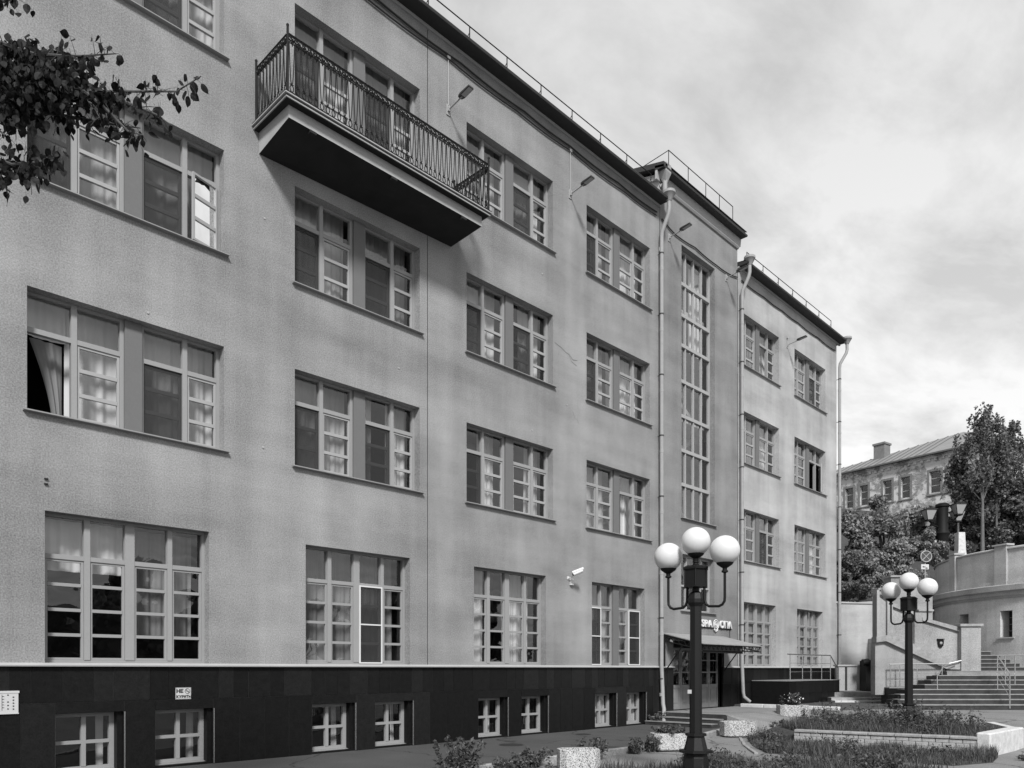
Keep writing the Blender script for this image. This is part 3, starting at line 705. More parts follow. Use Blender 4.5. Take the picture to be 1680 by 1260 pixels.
nt_ = MB().box(0,.15,0,.006,0,.22); add('notice', nt_, M_PAPER, tow, (2.0, .105, 1.12)); add('notice', MB().box(0,.26,0,.006,0,.26), M_PAPER, tow, (2.2, .105, 1.2))
# canopy
can = add('canopy', MB().rings([[(.18,-.02,2.82),(3.98,-.02,2.82),(3.98,-.02,2.85),(.18,-.02,2.85)], [(.18,-1.45,2.46),(3.98,-1.45,2.46),(3.98,-1.45,2.485),(.18,-1.45,2.485)]]), M_CANOPY, tow)
tr = MB()
def truss(p0, p1, hgt, n):
    p0, p1 = Vector(p0), Vector(p1); dn = Vector((0,0,-hgt))
    tr.tube([p0, p1], .018, 6); tr.tube([p0+dn, p1+dn], .018, 6)
    for k in range(n):
        a = p0.lerp(p1, k/n); b = p0.lerp(p1, (k+.5)/n); c_ = p0.lerp(p1, (k+1)/n)
        tr.tube([a, b+dn], .010, 5); tr.tube([b+dn, c_], .010, 5)
truss((.22,-1.42,2.44),(3.94,-1.42,2.44), .16, 14); truss((3.94,-1.42,2.44),(3.94,-.03,2.76), .16, 6); truss((.22,-1.42,2.44),(.22,-.03,2.76), .16, 6)
truss((1.5,-1.42,2.44),(1.5,-.03,2.76), .16, 6); truss((2.7,-1.42,2.44),(2.7,-.03,2.76), .16, 6)
for x in (.22, 3.94):
    tr.tube([(x,-.04,2.72),(x,-.04,1.5)], .03, 8); tr.tube([(x,-.04,1.6),(x,-.7,2.44)], .02, 6); 
add('truss', tr, M_IRON, can)
add('fascia_board', MB().box(.24,2.75,-1.40,-1.38,2.20,2.44), M_IRON, can)
fl = thing('bulkhead_lamp', 'small round white lamp under the left corner of the entrance canopy', 'lamp', (20.52+.30, YF-.25, 2.60))
add('lamp_bowl', MB().lathe([(.001,-.07),(.045,-.055),(.06,-.02),(.06,.02),(.03,.05)], 12), M_GLOBE, fl); add('lamp_bracket', MB().tube([(0,0,.04),(0,.2,.10),(0,.24,.10)], .012, 6).tube([(-.09,0,.02),(-.06,0,-.08),(0,0,-.12),(.06,0,-.08),(.09,0,.02)], .006, 5), M_IRON, fl)

# text helper
def textmesh(body, size, ext, bold=0.0):
    cu = bpy.data.curves.new('t', 'FONT'); cu.body = body; cu.size = size; cu.extrude = ext; cu.offset = bold; cu.resolution_u = 4
    o = bpy.data.objects.new('t', cu); COL.objects.link(o)
    dg = bpy.context.evaluated_depsgraph_get(); me = bpy.data.meshes.new_from_object(o.evaluated_get(dg))
    bpy.data.objects.remove(o); return me
def mesh_width(me):
    xs_ = [v.co.x for v in me.vertices]; return (min(xs_), max(xs_)) if xs_ else (0, 0)
def lettering(parent, body, x, y, z, size, m, ext=.012, bold=0.0, gap=.02, name='letter', stretch=1.0):
    for ch in body:
        if ch == ' ': x += size*.3; continue
        me = textmesh(ch, size, ext, bold); a, b = mesh_width(me)
        for v in me.vertices: v.co.x = (v.co.x - a)*stretch
        add(name, me, m, parent, (x, y, z), (math.pi/2, 0, 0)); x += (b-a)*stretch + gap
    return x
sg = thing('spa_sign', 'white raised lettering SPA and a round emblem on the wall above the canopy', 'sign', (22.62, YF-.05, 3.12))
xe = lettering(sg, 'SPA', .35, 0, 0.02, .34, M_SIGNL, .03, .006, .045, stretch=1.1)
em = MB()
for r0 in (.17, .10, .03):
    em.tube([(r0*math.cos(t), 0, r0*math.sin(t)) for t in [2*math.pi*k/24 for k in range(25)]], .016, 6, cap=False)
em.tube([(-.12,0,-.17),(0,0,-.235),(.12,0,-.17)], .02, 6)
add('emblem', em, M_SIGNL, sg, (xe+.23, 0, .12))
xe2 = lettering(sg, 'СПА', xe+.50, 0, 0.02, .34, M_SIGNL, .03, .006, .045, stretch=1.1)
add('mounting_rail', MB().box(.30, xe2, .02, .04, -.02, .015).tube([(xe2-.12,.03,0),(xe2-.10,.03,-.36)], .008, 5), M_IRON, sg)
dn = thing('canopy_lettering', 'two faint grey letters behind the canopy front over the doors', 'lettering', (23.0, YF-1.41, 2.26))
lettering(dn, 'ЯК', .1, 0, 0, .13, mat('faint_letters', .18, .7), .003, .0, .10)

# ------------------------------------------------------------------ right wing
wing = thing('building_wing', 'pale rendered end wing with two columns of windows right of the stair tower', 'building', (25.58, YF, 0))
WX = 9.07
wc = [.22, 4.74]
wops = []
for cx in wc:
    for z, _ in BR: wops.append((cx, cx+3.12, z, z+1.88))
    wops.append((cx+.24, cx+2.84, 1.80, 4.17))
add('wall', wall_with_openings(0, WX, 1.78, ZC, wops), M_WING, wing)
add('end_wall', MB().quad((WX,0,-.3),(WX,12,-.3),(WX,12,ZC),(WX,0,ZC)).quad((WX,12,-.3),(0,12,-.3),(0,12,ZC),(WX,12,ZC)), M_WING, wing)
m = MB().quad((0.05,3.2,0),(WX-.1,3.2,0),(WX-.1,3.2,ZC),(.05,3.2,ZC))
for z in (1.6, 5.0, 8.6, 12.2, 15.9): m.box(.05, WX-.1, FY+.28, 3.2, z-.2, z)
for x in (.06, 4.4, WX-.2): m.box(x, x+.1, FY+.28, 3.2, 0, ZC)
add('room_interior', m, M_ROOM, wing)
wopt = {(0,'A'): dict(l='sc', r='oc', c=('full','split'), seed=3), (1,'A'): dict(l='cc', r='sc', c=('full','full'), seed=1),
        (0,'B'): dict(l='sc', r='cc', c=('right','full'), seed=2), (1,'B'): dict(l='cc', r='oa', c=(None,None), seed=4, ang=24),
        (0,'C'): dict(l='oc', r='sc', c=('edge','full'), seed=5), (1,'C'): dict(l='cc', r='cc', c=(None,'full'), seed=6)}
for i, cx in enumerate(wc):
    for z, rn in BR: upper_window(wing, cx, z, wopt[(i, rn)])
    gw = ground_window(wing, cx+.24, 1.80, 2.60, 2.37, 0, seed=i)
    add('blind', MB().box(.04, 2.56, FY+.12, FY+.14, .03, 2.35), M_FRAME, gw)
eaves(wing, 0, WX+.32)
add('verge', MB().box(WX, WX+.32, .03, 12.3, ZC, ZC+.16), M_DARKMETAL, wing)
add('roof', MB().quad((0,-.3,ZC+.13),(WX+.3,-.3,ZC+.13),(WX+.3,6.2,ZC+.9),(0,6.2,ZC+.9)).quad((0,6.2,ZC+.9),(WX+.3,6.2,ZC+.9),(WX+.3,12.3,ZC+.1),(0,12.3,ZC+.1)), M_ROOF, wing)
roof_rail(wing, .1, 7.7, -.30, ZC+.1, .34, 1.22)
plinth(wing, 0, WX, 1.78, [], .38)

# downpipes (each belongs to its building)
def downpipe(parent, x, ztop, zbend, zfoot, funnel='round', foot='left', y=-.14, topx=.0):
    m_ = MB(); r = .064
    if foot == 'left': tail = [(x,y,zbend),(x+.02,y-.04,zfoot+.62),(x-.02,y-.1,zfoot+.45),(x-.34,y-.30,zfoot+.16),(x-.52,y-.42,zfoot+.06)]
    elif foot == 'right': tail = [(x,y,zbend),(x,y-.04,zfoot+.45),(x+.02,y-.06,zfoot+.28),(x+.20,y-.20,zfoot+.10)]
    else: tail = [(x,y,zbend),(x,y,zfoot)]
    m_.tube([(x+topx,y-.24,ztop),(x+topx,y-.24,ztop-.30),(x+topx*.8,y-.22,ztop-.45),(x+.0,y-.02,ztop-.92),(x,y,ztop-1.1)] , r, 12)
    m_.tube([(x,y,ztop-1.05)] + tail, r*.98, 12)
    p = add('downpipe', m_.mesh('downpipe', True), M_PIPE, parent)
    add('hopper', MB().lathe([(.075,ztop-.05),(.10,ztop),(.185,ztop+.16),(.20,ztop+.17),(.20,ztop+.25),(.17,ztop+.25)], 16, (x+topx, y-.24)).mesh('hopper', True), M_PIPE, p)
    z = ztop-1.6
    cm = cached('clamp', lambda: MB().lathe([(.070,-.02),(.074,-.015),(.074,.015),(.070,.02)], 12).tube([(0,.05,0),(0,.16,0)], .012, 5).mesh('clamp'))
    jm = cached('joint', lambda: MB().lathe([(.064,-.05),(.069,-.04),(.069,.05),(.064,.055)], 12).mesh('pipe_joint'))
    while z > zfoot + 1.2:
        add('clamp', cm, M_DARKMETAL, p, (x, y, z)); add('pipe_joint', jm, M_PIPE, p, (x, y, z-.5)); z -= 1.9
    return p
downpipe(main, 20.42, 16.30, 1.8, .0, foot='left', topx=.05)
downpipe(wing, .06, 16.30, 1.8, .42, foot='right', topx=.10)
downpipe(wing, WX+.0, 16.22, 1.8, .75, foot='straight', topx=.22)
tp = add('downpipe', MB().tube([(.06,-.16,ZT-.15),(.06,-.16,ZC+.1)], .075, 12).mesh('downpipe', True), M_PIPE, tow)
add('hopper', MB().rings([[(.0,-.10,ZT-.30),(.12,-.10,ZT-.30),(.12,-.22,ZT-.30),(.0,-.22,ZT-.30)], [(-.10,.0,ZT-.05),(.20,.0,ZT-.05),(.20,-.30,ZT-.05),(-.10,-.30,ZT-.05)], [(-.10,.0,ZT+.2),(.20,.0,ZT+.2),(.20,-.30,ZT+.2),(-.10,-.30,ZT+.2)]]), M_PIPE, tp)

# cables under the eaves
def cable(pts, r, lab):
    q = []
    for i in range(len(pts)-1):
        a, b = Vector(pts[i]), Vector(pts[i+1])
        for k in range(6):
            t = k/6; p = a.lerp(b, t); p.z -= .05*math.sin(math.pi*t)*((b-a).length/2.5); q.append(p)
    q.append(Vector(pts[-1])); tag(add('cable', MB().tube(q, r, 5), M_CABLE), lab, 'cable')
yc = YF-.035
cable([(x, yc-.01, 15.98-.0*x) for x in (4, 6.8, 9.7, 12.1, 14.3, 16.1, 18.3, 20.3)], .022, 'upper black cable sagging along the wall under the main eaves')
cable([(x, yc, 15.86+(.02 if k % 2 else 0)) for k, x in enumerate((4, 6.5, 9.2, 11.7, 14, 16.15, 18.6, 20.3))], .018, 'lower black cable just beneath the first under the main eaves')
cable([(20.6, yc, 15.9), (21.4, yc, 15.72), (22.6, yc, 15.78), (24.0, yc, 15.72), (24.9, yc, 15.74), (25.5, yc, 15.85)], .02, 'single black cable looping across the stair tower wall')
cable([(x, yc, 15.85) for x in (25.8, 27.6, 29.1, 30.6, 32.6, 34.4)], .022, 'black cable running under the eaves of the pale wing')
# wall floodlights on arms
def wall_lamp(x, z, conduit, lab):
    t = thing('wall_floodlight', lab, 'wall lamp', (x, YF, z), 0, 'floodlights on arms along the facade')
    add('wall_plate', MB().box(-.05,.05,-.02,0,-.12,.12).box(-.03,.03,-.07,-.02,-.05,.05), M_FRAMEL, t)
    add('arm', MB().tube([(0,-.05,0),(0,-.50,.06)], .017, 8), M_PIPE, t)
    h_ = MB().rings([[(-.055,-.42,.055),(.055,-.42,.055),(.055,-.42,.10),(-.055,-.42,.10)], [(-.075,-.50,.055),(.075,-.50,.055),(.075,-.50,.11),(-.075,-.50,.11)], [(-.075,-.80,.10),(.075,-.80,.10),(.075,-.80,.135),(-.075,-.80,.135)]])
    add('lamp_head', h_, M_DARKMETAL, t)
    add('lens', MB().quad((-.06,-.79,.094),(.06,-.79,.094),(.06,-.53,.053),(-.06,-.53,.053)), M_FRAMEL, t)
    if conduit: add('conduit', MB().tube([(0,-.02,.1),(0,-.02,conduit)], .011, 6), M_FRAMEL, t); add('junction_box', MB().box(-.045,.045,-.05,0,conduit,conduit+.07), M_FRAMEL, t)
wall_lamp(11.72, 14.70, 1.17, 'floodlight on an arm right of the balcony, nearest of the wall lamps')
wall_lamp(16.13, 14.70, 1.15, 'floodlight on an arm between the third and fourth window columns under the eaves')
wall_lamp(21.05, 15.50, .0, 'floodlight on an arm at the upper left of the tall stair window')
wall_lamp(24.72, 15.55, .0, 'floodlight on an arm at the upper right of the tall stair window')
wall_lamp(29.62, 14.66, .25, 'floodlight on an arm between the window columns of the pale wing')
# security camera
cv = thing('security_camera', 'white bullet security camera on the wall between the third and fourth ground floor windows', 'security camera', (16.05, YF, 4.22))
add('junction_box', MB().bbox(.06,.17,-.08,0,-.22,-.05), M_WHITE, cv)
add('arm', MB().tube([(0,-.0,-.03),(0,-.12,-.03),(.02,-.20,.05)], .014, 8).box(-.04,.04,-.02,0,-.07,.01), M_WHITE, cv)
bdy = MB().tube([(-.06,-.24,.04),(.14,-.40,.15)], .048, 12); add('camera_body', bdy.mesh('camera_body', True), M_WHITE, cv)
add('sun_shield', MB().tube([(-.09,-.23,.085),(.15,-.42,.205)], .04, 8), M_WHITE, cv); add('camera_lens', MB().tube([(-.075,-.228,.032),(-.065,-.236,.037)], .036, 12), M_INK, cv)
# no smoking sign
ns = thing('no_smoking_sign', 'small white no smoking sign with black Cyrillic words on the granite plinth', 'sign', (5.46, YF-.016, 1.175))
add('board', MB().box(0,.27,0,.004,0,.205), M_PAPER, ns)
add('border', MB().box(.005,.265,-.002,-.0005,.197,.200).box(.005,.265,-.002,-.0005,.005,.008).box(.005,.008,-.002,-.0005,.008,.197).box(.262,.265,-.002,-.0005,.008,.197), M_INK, ns)
lettering(ns, 'НЕ', .015, -.002, .115, .085, M_INK, .0015, .004, .006, stretch=1.1)
lettering(ns, 'КУРИТЬ!', .015, -.002, .025, .062, M_INK, .0015, .003, .004, stretch=.92)
add('prohibition_symbol', MB().tube([(.205+.042*math.cos(t), -.003, .142+.042*math.sin(t)) for t in [2*math.pi*k/20 for k in range(21)]], .004, 5, cap=False).tube([(.175,-.003,.172),(.235,-.003,.112)], .004, 5).box(.18,.23,-.004,-.001,.138,.146), M_INK, ns)
# white board with small dark marks
nb = thing('notice_board', 'white notice plate with columns of small dark marks on the plinth at the left edge', 'notice', (2.84, YF-.025, 1.04))
add('board', MB().box(0,.26,0,.015,0,.30).box(-.012,.272,-.006,.017,.30,.335).box(-.006,.266,-.004,.016,-.015,.0), M_PAPER, nb)
mk = MB()
for k in range(5):
    mk.box(.185,.205,-.003,-.0005,.05+.045*k,.068+.045*k); 
    if k != 3: mk.box(.115,.135,-.003,-.0005,.055+.052*k,.072+.052*k)
    mk.box(.05,.075,-.003,-.0005,.08+.042*k,.088+.042*k)
mk.box(.045,.05,-.003,-.0005,.04,.28)
add('printed_marks', mk, M_INK, nb)
# anchors: small light plugs in the render, small bracket left
k = 0
spots = [(7.13,10.25),(5.0,7.75),(10.3,8.3),(15.0,12.1),(14.6,7.9),(16.0,8.9),(7.1,5.9)]
for (x, z) in spots: add('wall_anchor', cached('anc', lambda: MB().lathe([(.02,0),(.02,.012),(.001,.014)], 10).mesh('wall_anchor')), M_TRIM, main, (x, -.001, z), (rad(90), 0, 0))
add('wall_bracket', MB().box(0,.05,-.03,0,.03,.05).box(0,.05,-.03,0,-.05,-.03), M_INK, main, (3.45, 0, 4.62))
# thin cracks
def crack(pts): 
    m_ = MB(); 
    for i in range(len(pts)-1):
        (x0_, z0_), (x1_, z1_) = pts[i], pts[i+1]; m_.quad((x0_,-.0025,z0_-.006),(x1_,-.0025,z1_-.006),(x1_,-.0025,z1_+.006),(x0_,-.0025,z0_+.006))
    add('wall_crack', m_, M_INK, main)
crack([(15.50,10.45),(15.75,10.40),(15.95,10.32),(16.12,10.30),(16.25,10.20),(16.45,10.24)]); crack([(16.1,10.28),(16.2,10.14),(16.42,10.08)]); crack([(16.25,8.78),(16.32,8.66),(16.36,8.60)]); crack([(16.42,8.62),(16.5,8.52)])

# ------------------------------------------------------------------ entrance platform, porch, pale kerb
plat = thing('entrance_steps', 'low entrance platform with three dark edged steps on its left side', 'steps', (20.4, YF, 0))
add('platform', MB().box(0, 4.8, -2.4, .03, -.3, .36), M_PLAZA, plat)
add('ramp', MB().rings([[(0,-2.4,-.3),(4.8,-2.4,-.3),(4.8,-2.4,.358),(0,-2.4,.358)], [(.3,-4.3,-.3),(4.8,-4.3,-.3),(4.8,-4.3,.24),(.9,-4.3,.02)]]), M_PLAZA, plat)
for k in range(2):
    zt = .36 - .12*(k+1)
    add('step', MB().box(-.36*(k+1), -.36*k, -2.3, -.03, -.1, zt-.02), M_STEPD, plat); add('tread', MB().box(-.36*(k+1)-.02, -.36*k-.002, -2.3, -.03, zt-.02, zt), M_STEPT, plat)
add('riser', MB().box(-.012, -.001, -2.4, -.05, .0, .335), M_STEPD, plat); add('nosing', MB().box(-.03, .25, -2.38, -.04, .362, .372), M_STEPT, plat)
kb = thing('whitewashed_kerb', 'long whitewashed kerb running out from the wall behind the flower planter', 'kerb', (25.25, 13.2, .34))
for k in range(4): add('kerb_stone', MB().bbox(-.075,.075,-.87*(k+1)+.01,-.87*k-.01,-.4,.135,.015), M_PAINTKERB, kb)
tag(add('upper_pavement', MB().prism([(25.33, 9.6), (25.33, 13.5), (36, 13.5), (36, 4.4)], -.2, .43), M_ASPH), kind='structure')
por = thing('granite_porch', 'black granite porch block with steel handrail in front of the pale wing', 'porch', (26.6, YF, .40))
add('base', MB().box(0, 4.6, -1.45, -.04, 0, .86), M_GRAN2, por)
for k in range(8):
    add('granite_slab', MB().box(.575*k+.004, .575*(k+1)-.004, -1.462, -1.451, .43, .858), random.choice((M_GRAN, M_GRAN3)), por); add('granite_slab', MB().box(.575*k+.004, .575*(k+1)-.004, -1.462, -1.451, .01, .424), random.choice((M_GRAN, M_GRAN2)), por)
add('coping', MB().box(-.02, 4.62, -1.49, -.04, .86, .885), M_STEPT, por)
hr = MB()
xs_p = [.3, 1.35, 2.1, 3.1, 3.95]
hr.tube([(0.1,-1.36,1.84),(3.95,-1.36,1.84),(4.62,-1.36,1.35),(4.62,-1.36,.40)], .022, 8)
for x in xs_p: hr.tube([(x,-1.36,.88),(x,-1.36,1.84)], .018, 8)
for z in (1.2, 1.52): hr.tube([(.3,-1.36,z),(3.95,-1.36,z)], .009, 6)
add('handrail', hr, M_STEEL, por)

# ------------------------------------------------------------------ planters
def planter(u, v, F, rot, lab, size=(.86, .52, .40), plant=None):
    R, _, z = pt(u, v, F); p = W(R, F); z = gh(p.x, p.y)
    t = thing('concrete_planter', lab, 'planter', (p.x, p.y, z), rot, 'speckled concrete planters')
    a, b, h = size; ca = .10; m_ = MB()
    def ring(i, zz): 
        A2, B2 = a/2-i, b/2-i; c_ = ca
        return [(-A2+c_,-B2,zz),(A2-c_,-B2,zz),(A2,-B2+c_,zz),(A2,B2-c_,zz),(A2-c_,B2,zz),(-A2+c_,B2,zz),(-A2,B2-c_,zz),(-A2,-B2+c_,zz)]
    m_.rings([ring(.015, .03), ring(0, .05), ring(0, h-.008), ring(.008, h), ring(.06, h), ring(.065, h-.09)], True)
    add('tub', m_, M_AGG, t); add('foot', MB().box(-a/2+.05, a/2-.05, -b/2+.05, b/2-.05, -.02, .03), M_INK, t)
    add('soil', MB().rings([ring(.066, h-.085), ring(.067, h-.08)], True), M_SOIL, t)
    return t, (p.x, p.y, z+h-.08)
p1, c1 = planter(949, 1250, 13.9, rad(-38), 'nearest speckled concrete planter, empty, on the kerb in front of the cellar windows', (.74,.48,.38))
p2, c2p = planter(1098, 1220, 17.1, rad(-36), 'speckled planter with low weeds just left of the near lamp post', (.80,.50,.40))
p3, c3p = planter(1211, 1195, 20.6, rad(-40), 'speckled planter with bare soil standing right of the near lamp post', (.90,.56,.42))
p4, c4p = planter(1300, 1172, 24.0, rad(-45), 'farthest speckled planter holding a dark bush with white flowers', (.90,.56,.40))

def leaf_cloud(name, pts, size, mtl, parent=None, loc=(0,0,0), flat=.0, aspect=1.6, kind=None, rot=None, droop=0.0):
    """many small pointed leaf faces at the given points"""
    pts = np.asarray(pts, float); n = len(pts)
    d = RNG.normal(size=(n, 3)); 
    if flat: d[:, 2] *= (1-flat)
    if droop: d[:, 2] -= droop
    d /= np.linalg.norm(d, axis=1)[:, None]
    e = RNG.normal(size=(n, 3)); e -= (e*d).sum(1)[:, None]*d; e /= np.linalg.norm(e, axis=1)[:, None]
    s = size*(.6 + .8*RNG.random(n))[:, None]
    a = pts - d*s*aspect*.5; b = pts + e*s*.5; c = pts + d*s*aspect*.5; q = pts - e*s*.5
    V = np.stack([a, b, c, q], 1).reshape(-1, 3)
    me = bpy.data.meshes.new(name); me.vertices.add(4*n); me.vertices.foreach_set('co', V.ravel())
    me.loops.add(4*n); me.loops.foreach_set('vertex_index', np.arange(4*n, dtype=np.int32))
    me.polygons.add(n); me.polygons.foreach_set('loop_start', np.arange(0, 4*n, 4, dtype=np.int32)); me.polygons.foreach_set('loop_total', np.full(n, 4, dtype=np.int32))
    me.update(calc_edges=True); me.validate()
    o = add(name, me, mtl, parent, loc)
    if kind: o['kind'] = kind
    return o
def herb_points(n, h, spread, stems):
    """points up the stems of a weed"""
    P = []
    st = [(RNG.normal(0, spread*.5), RNG.normal(0, spread*.5), RNG.normal(0, spread*.55), RNG.normal(0, spread*.55), h*RNG.uniform(.5, 1.1)) for _ in range(stems)]
    for _ in range(n):
        x, y, dx, dy, hh = st[RNG.integers(len(st))]; t = RNG.random()**.8
        P.append((x+dx*t+RNG.normal(0, .03), y+dy*t+RNG.normal(0, .03), hh*t+RNG.normal(0, .01)))
    return P, st
def herb(x, y, z, h, spread, lab, n=700, stems=14, size=.035, cat='weed', group=None, name='weed_clump', mtl=None, thick=.004):
    t = thing(name, lab, cat, (x, y, z), 0, group); P, st = herb_points(n, h, spread, stems)
    leaf_cloud('foliage', P, size, mtl or M_WEED, t, aspect=2.0)
    m_ = MB()
    for (a, b, dx, dy, hh) in st: m_.tube([(a,b,0),(a+dx*.5,b+dy*.5,hh*.5),(a+dx,b+dy,hh)], thick, 4, thick*.4)
    add('stem', m_, M_TWIG, t); return t
herb(*c2p[:2], c2p[2], .24, .22, 'low green weeds filling the planter left of the near lamp post', 1400, 26, .035, 'plant', name='planter_weeds')
ft = herb(*c4p[:2], c4p[2], .42, .20, 'dark round bush with small white flowers in the farthest planter', 1600, 24, .04, 'plant', name='flower_bush')
leaf_cloud('blossom', [(RNG.normal(0,.17), RNG.normal(0,.14)-.05, RNG.uniform(.12,.46)) for _ in range(34)], .05, M_PETAL, ft, aspect=1.0)
herb(8.55, 9.55, -.12, .62, .26, 'bushy weed growing at the kerb left of the nearest planter', 1500, 18, .04)
herb(9.5, 9.55, -.12, .25, .2, 'small weed in the kerb joint behind the leftmost bushy weed', 500, 10)
herb(10.0, 9.62, -.12, .30, .22, 'small weed at the kerb just left of the nearest planter', 700, 12)
herb(10.45, 9.60, -.12, .36, .22, 'weed touching the left side of the nearest planter', 700, 12)
herb(12.15, 9.62, -.12, .42, .22, 'thin upright weed at the right side of the nearest planter', 800, 12)
herb(13.7, 9.6, -.12, .30, .22, 'low weed on the kerb between the first and second planters', 600, 12)
herb(14.2, 9.65, -.12, .34, .24, 'weed on the kerb at the left side of the second planter', 800, 14)
herb(20.0, 13.2, 0.0, .40, .18, 'leafy weed under the foot of the left downpipe', 600, 12)
herb(20.9, 9.7, .05, .22, .15, 'little weed in the paving gap right of the third planter', 250, 8)

# ------------------------------------------------------------------ street lamps
def street_lamp(lab, R, F, z0, rot, lean=0.0, grp='three globe street lamps'):
    p = W(R, F, z0); t = thing('street_lamp', lab, 'street lamp', p, rot, grp)
    H = 0
    def octa(r, z): return [(r*math.cos(rad(22.5+45*k)), r*math.sin(rad(22.5+45*k)), z) for k in range(8)]
    b = MB().rings([octa(.21,-.05), octa(.20,.30), octa(.19,.42), octa(.17,.50)], True)
    b.rings([octa(.26,.50), octa(.26,.54)], True); b.rings([octa(.185,.54), octa(.13,.76)], True); b.rings([octa(.165,.76), octa(.165,.80)], True)
    add('base', b, M_LAMPPAINT, t)
    add('shaft', MB().rings([octa(.098,.80), octa(.088,2.78), octa(.125,2.84), octa(.125,2.90), octa(.10,2.99), octa(.055,3.02), octa(.05,3.08)], True), M_LAMPPAINT, t)
    d = MB()
    def hexa(r, z): return [(r*math.cos(rad(60*k)), r*math.sin(rad(60*k)), z) for k in range(6)]
    d.rings([hexa(.205,3.08), hexa(.205,3.11)], True); d.rings([hexa(.215,3.36), hexa(.215,3.39), hexa(.16,3.42)], True)
    for k in range(6):
        a0, a1 = rad(60*k), rad(60*k+60)
        q = [(.19*math.cos(a0),.19*math.sin(a0)), (.19*math.cos(a1),.19*math.sin(a1))]
        d.quad((q[0][0],q[0][1],3.11),(q[1][0],q[1][1],3.11),(q[1][0],q[1][1],3.36),(q[0][0],q[0][1],3.36)); d.tube([(q[0][0],q[0][1],3.10),(q[0][0],q[0][1],3.38)], .014, 6)
    add('collar', d, M_LAMPPAINT, t)
    add('top_spindle', MB().lathe([(.04,3.08),(.04,3.42),(.05,3.44),(.035,3.46),(.035,3.47),(.045,3.50),(.05,3.53)], 12).mesh('top_spindle', True), M_LAMPPAINT, t)
    gm = cached('globe', lambda: MB().lathe([(.001,-.225)]+[(.225*math.sin(a), -.225*math.cos(a)) for a in [math.pi*k/22 for k in range(1,22)]]+[(.001,.225)], 36).mesh('globe', True))
    cap_ = cached('gcup', lambda: MB().lathe([(.035,-.34),(.05,-.33),(.05,-.31),(.035,-.30),(.035,-.27),(.06,-.255),(.115,-.215),(.13,-.19),(.12,-.185)], 20).mesh('globe_cup', True))
    def globe(x, y, z):
        g = add('globe', gm, M_GLOBE, t, (x, y, z)); add('globe_cup', cap_, M_LAMPPAINT, t, (x, y, z))
    globe(0, 0, 3.80)
    for s in (-1, 1):
        pts_ = [(s*.15,0,3.10),(s*.155,0,2.88),(s*.18,0,2.81),(s*.23,0,2.775),(s*.40,0,2.765),(s*.46,0,2.79),(s*.495,0,2.84),(s*.50,0,2.91),(s*.50,0,3.27)]
        add('arm', MB().tube(pts_, .021, 10).mesh('arm', True), M_LAMPPAINT, t); globe(s*.50, 0, 3.61)
    return t
R1, F1 = (1141.5-840)*12.0/1256.7, 12.0
l1 = street_lamp('near black street lamp with three white globes, standing before the entrance', R1, F1, -.10, rad(-90))
add('paper_label', MB().box(-.035,.035,-.003,0,0,.06), M_PAPER, l1, (-.05, -.098, 1.42), (0, 0, rad(0)))
R2, F2 = (1491-840)*18.9/1256.7, 18.9
l2 = street_lamp('far black street lamp with three white globes, rising from the raised flower bed', R2, F2, .06, rad(-110))

# ------------------------------------------------------------------ raised bed
bed = thing('raised_flower_bed', 'raised planting bed with pale brick front and white plastered end', 'flower bed', (19.5, 6.2, 0))
ox, oy = 19.5, 6.2
poly = [(17.70,7.75),(18.45,4.15),(20.6,3.98),(22.3,4.9),(22.8,7.6),(21.4,9.3),(19.4,9.2)]
low = [(17.55,7.95),(18.45,4.15),(20.6,3.98),(22.3,4.9),(22.9,7.7),(21.7,9.9),(19.0,9.75)]
add('soil', MB().rings([[(x-ox, y-oy, -.16) for x, y in low], [(x-ox, y-oy, .17) for x, y in poly]], True), M_SOIL, bed)
A_, B_ = Vector((17.60, 7.85, 0)), Vector((18.33, 4.2, 0)); dv = (B_-A_); Ln = dv.length; ang = math.atan2(dv.y, dv.x)
core = MB().box(0, Ln, .03, .22, -.4, .22); add('wall_core', core, M_MORTAR, bed, (A_.x-ox, A_.y-oy, 0), (0,0,ang))
bw0, bh = .255, .085
for r_ in range(4):
    zb = -.148 + r_*(bh+.008); off = (r_ % 2)*.13; x = -off
    while x < Ln:
        a, b = max(x, 0), min(x+bw0-.01, Ln)
        if b-a > .05:
            o = add('brick', cached(('br', round(b-a,3)), lambda: MB().bbox(0, b-a, 0, .12, 0, bh, .008).mesh('brick')), M_BRICKL, bed, (A_.x-ox+math.cos(ang)*a, A_.y-oy+math.sin(ang)*a, zb), (random.uniform(-.02,.02), 0, ang+random.uniform(-.015,.015)))
        x += bw0
cop = MB(); n = 7
for k in range(n): cop.bbox(Ln*k/n+.004, Ln*(k+1)/n-.004, -.03, .25, .225, .275, .012)
add('coping', cop, M_KERB, bed, (A_.x-ox, A_.y-oy, 0), (0,0,ang))
endw = MB().bbox(-.12, 2.35, -.02, .26, -.4, .37, .03); add('plastered_end', endw, M_PAINTKERB, bed, (18.42-ox, 3.98-oy, 0), (0,0,rad(-3)))
add('rear_edge', MB().prism([(20.6-ox,3.9-oy),(22.45-ox,4.8-oy),(22.3-ox,4.95-oy),(20.55-ox,4.08-oy)], -.3, .36), M_PAINTKERB, bed)

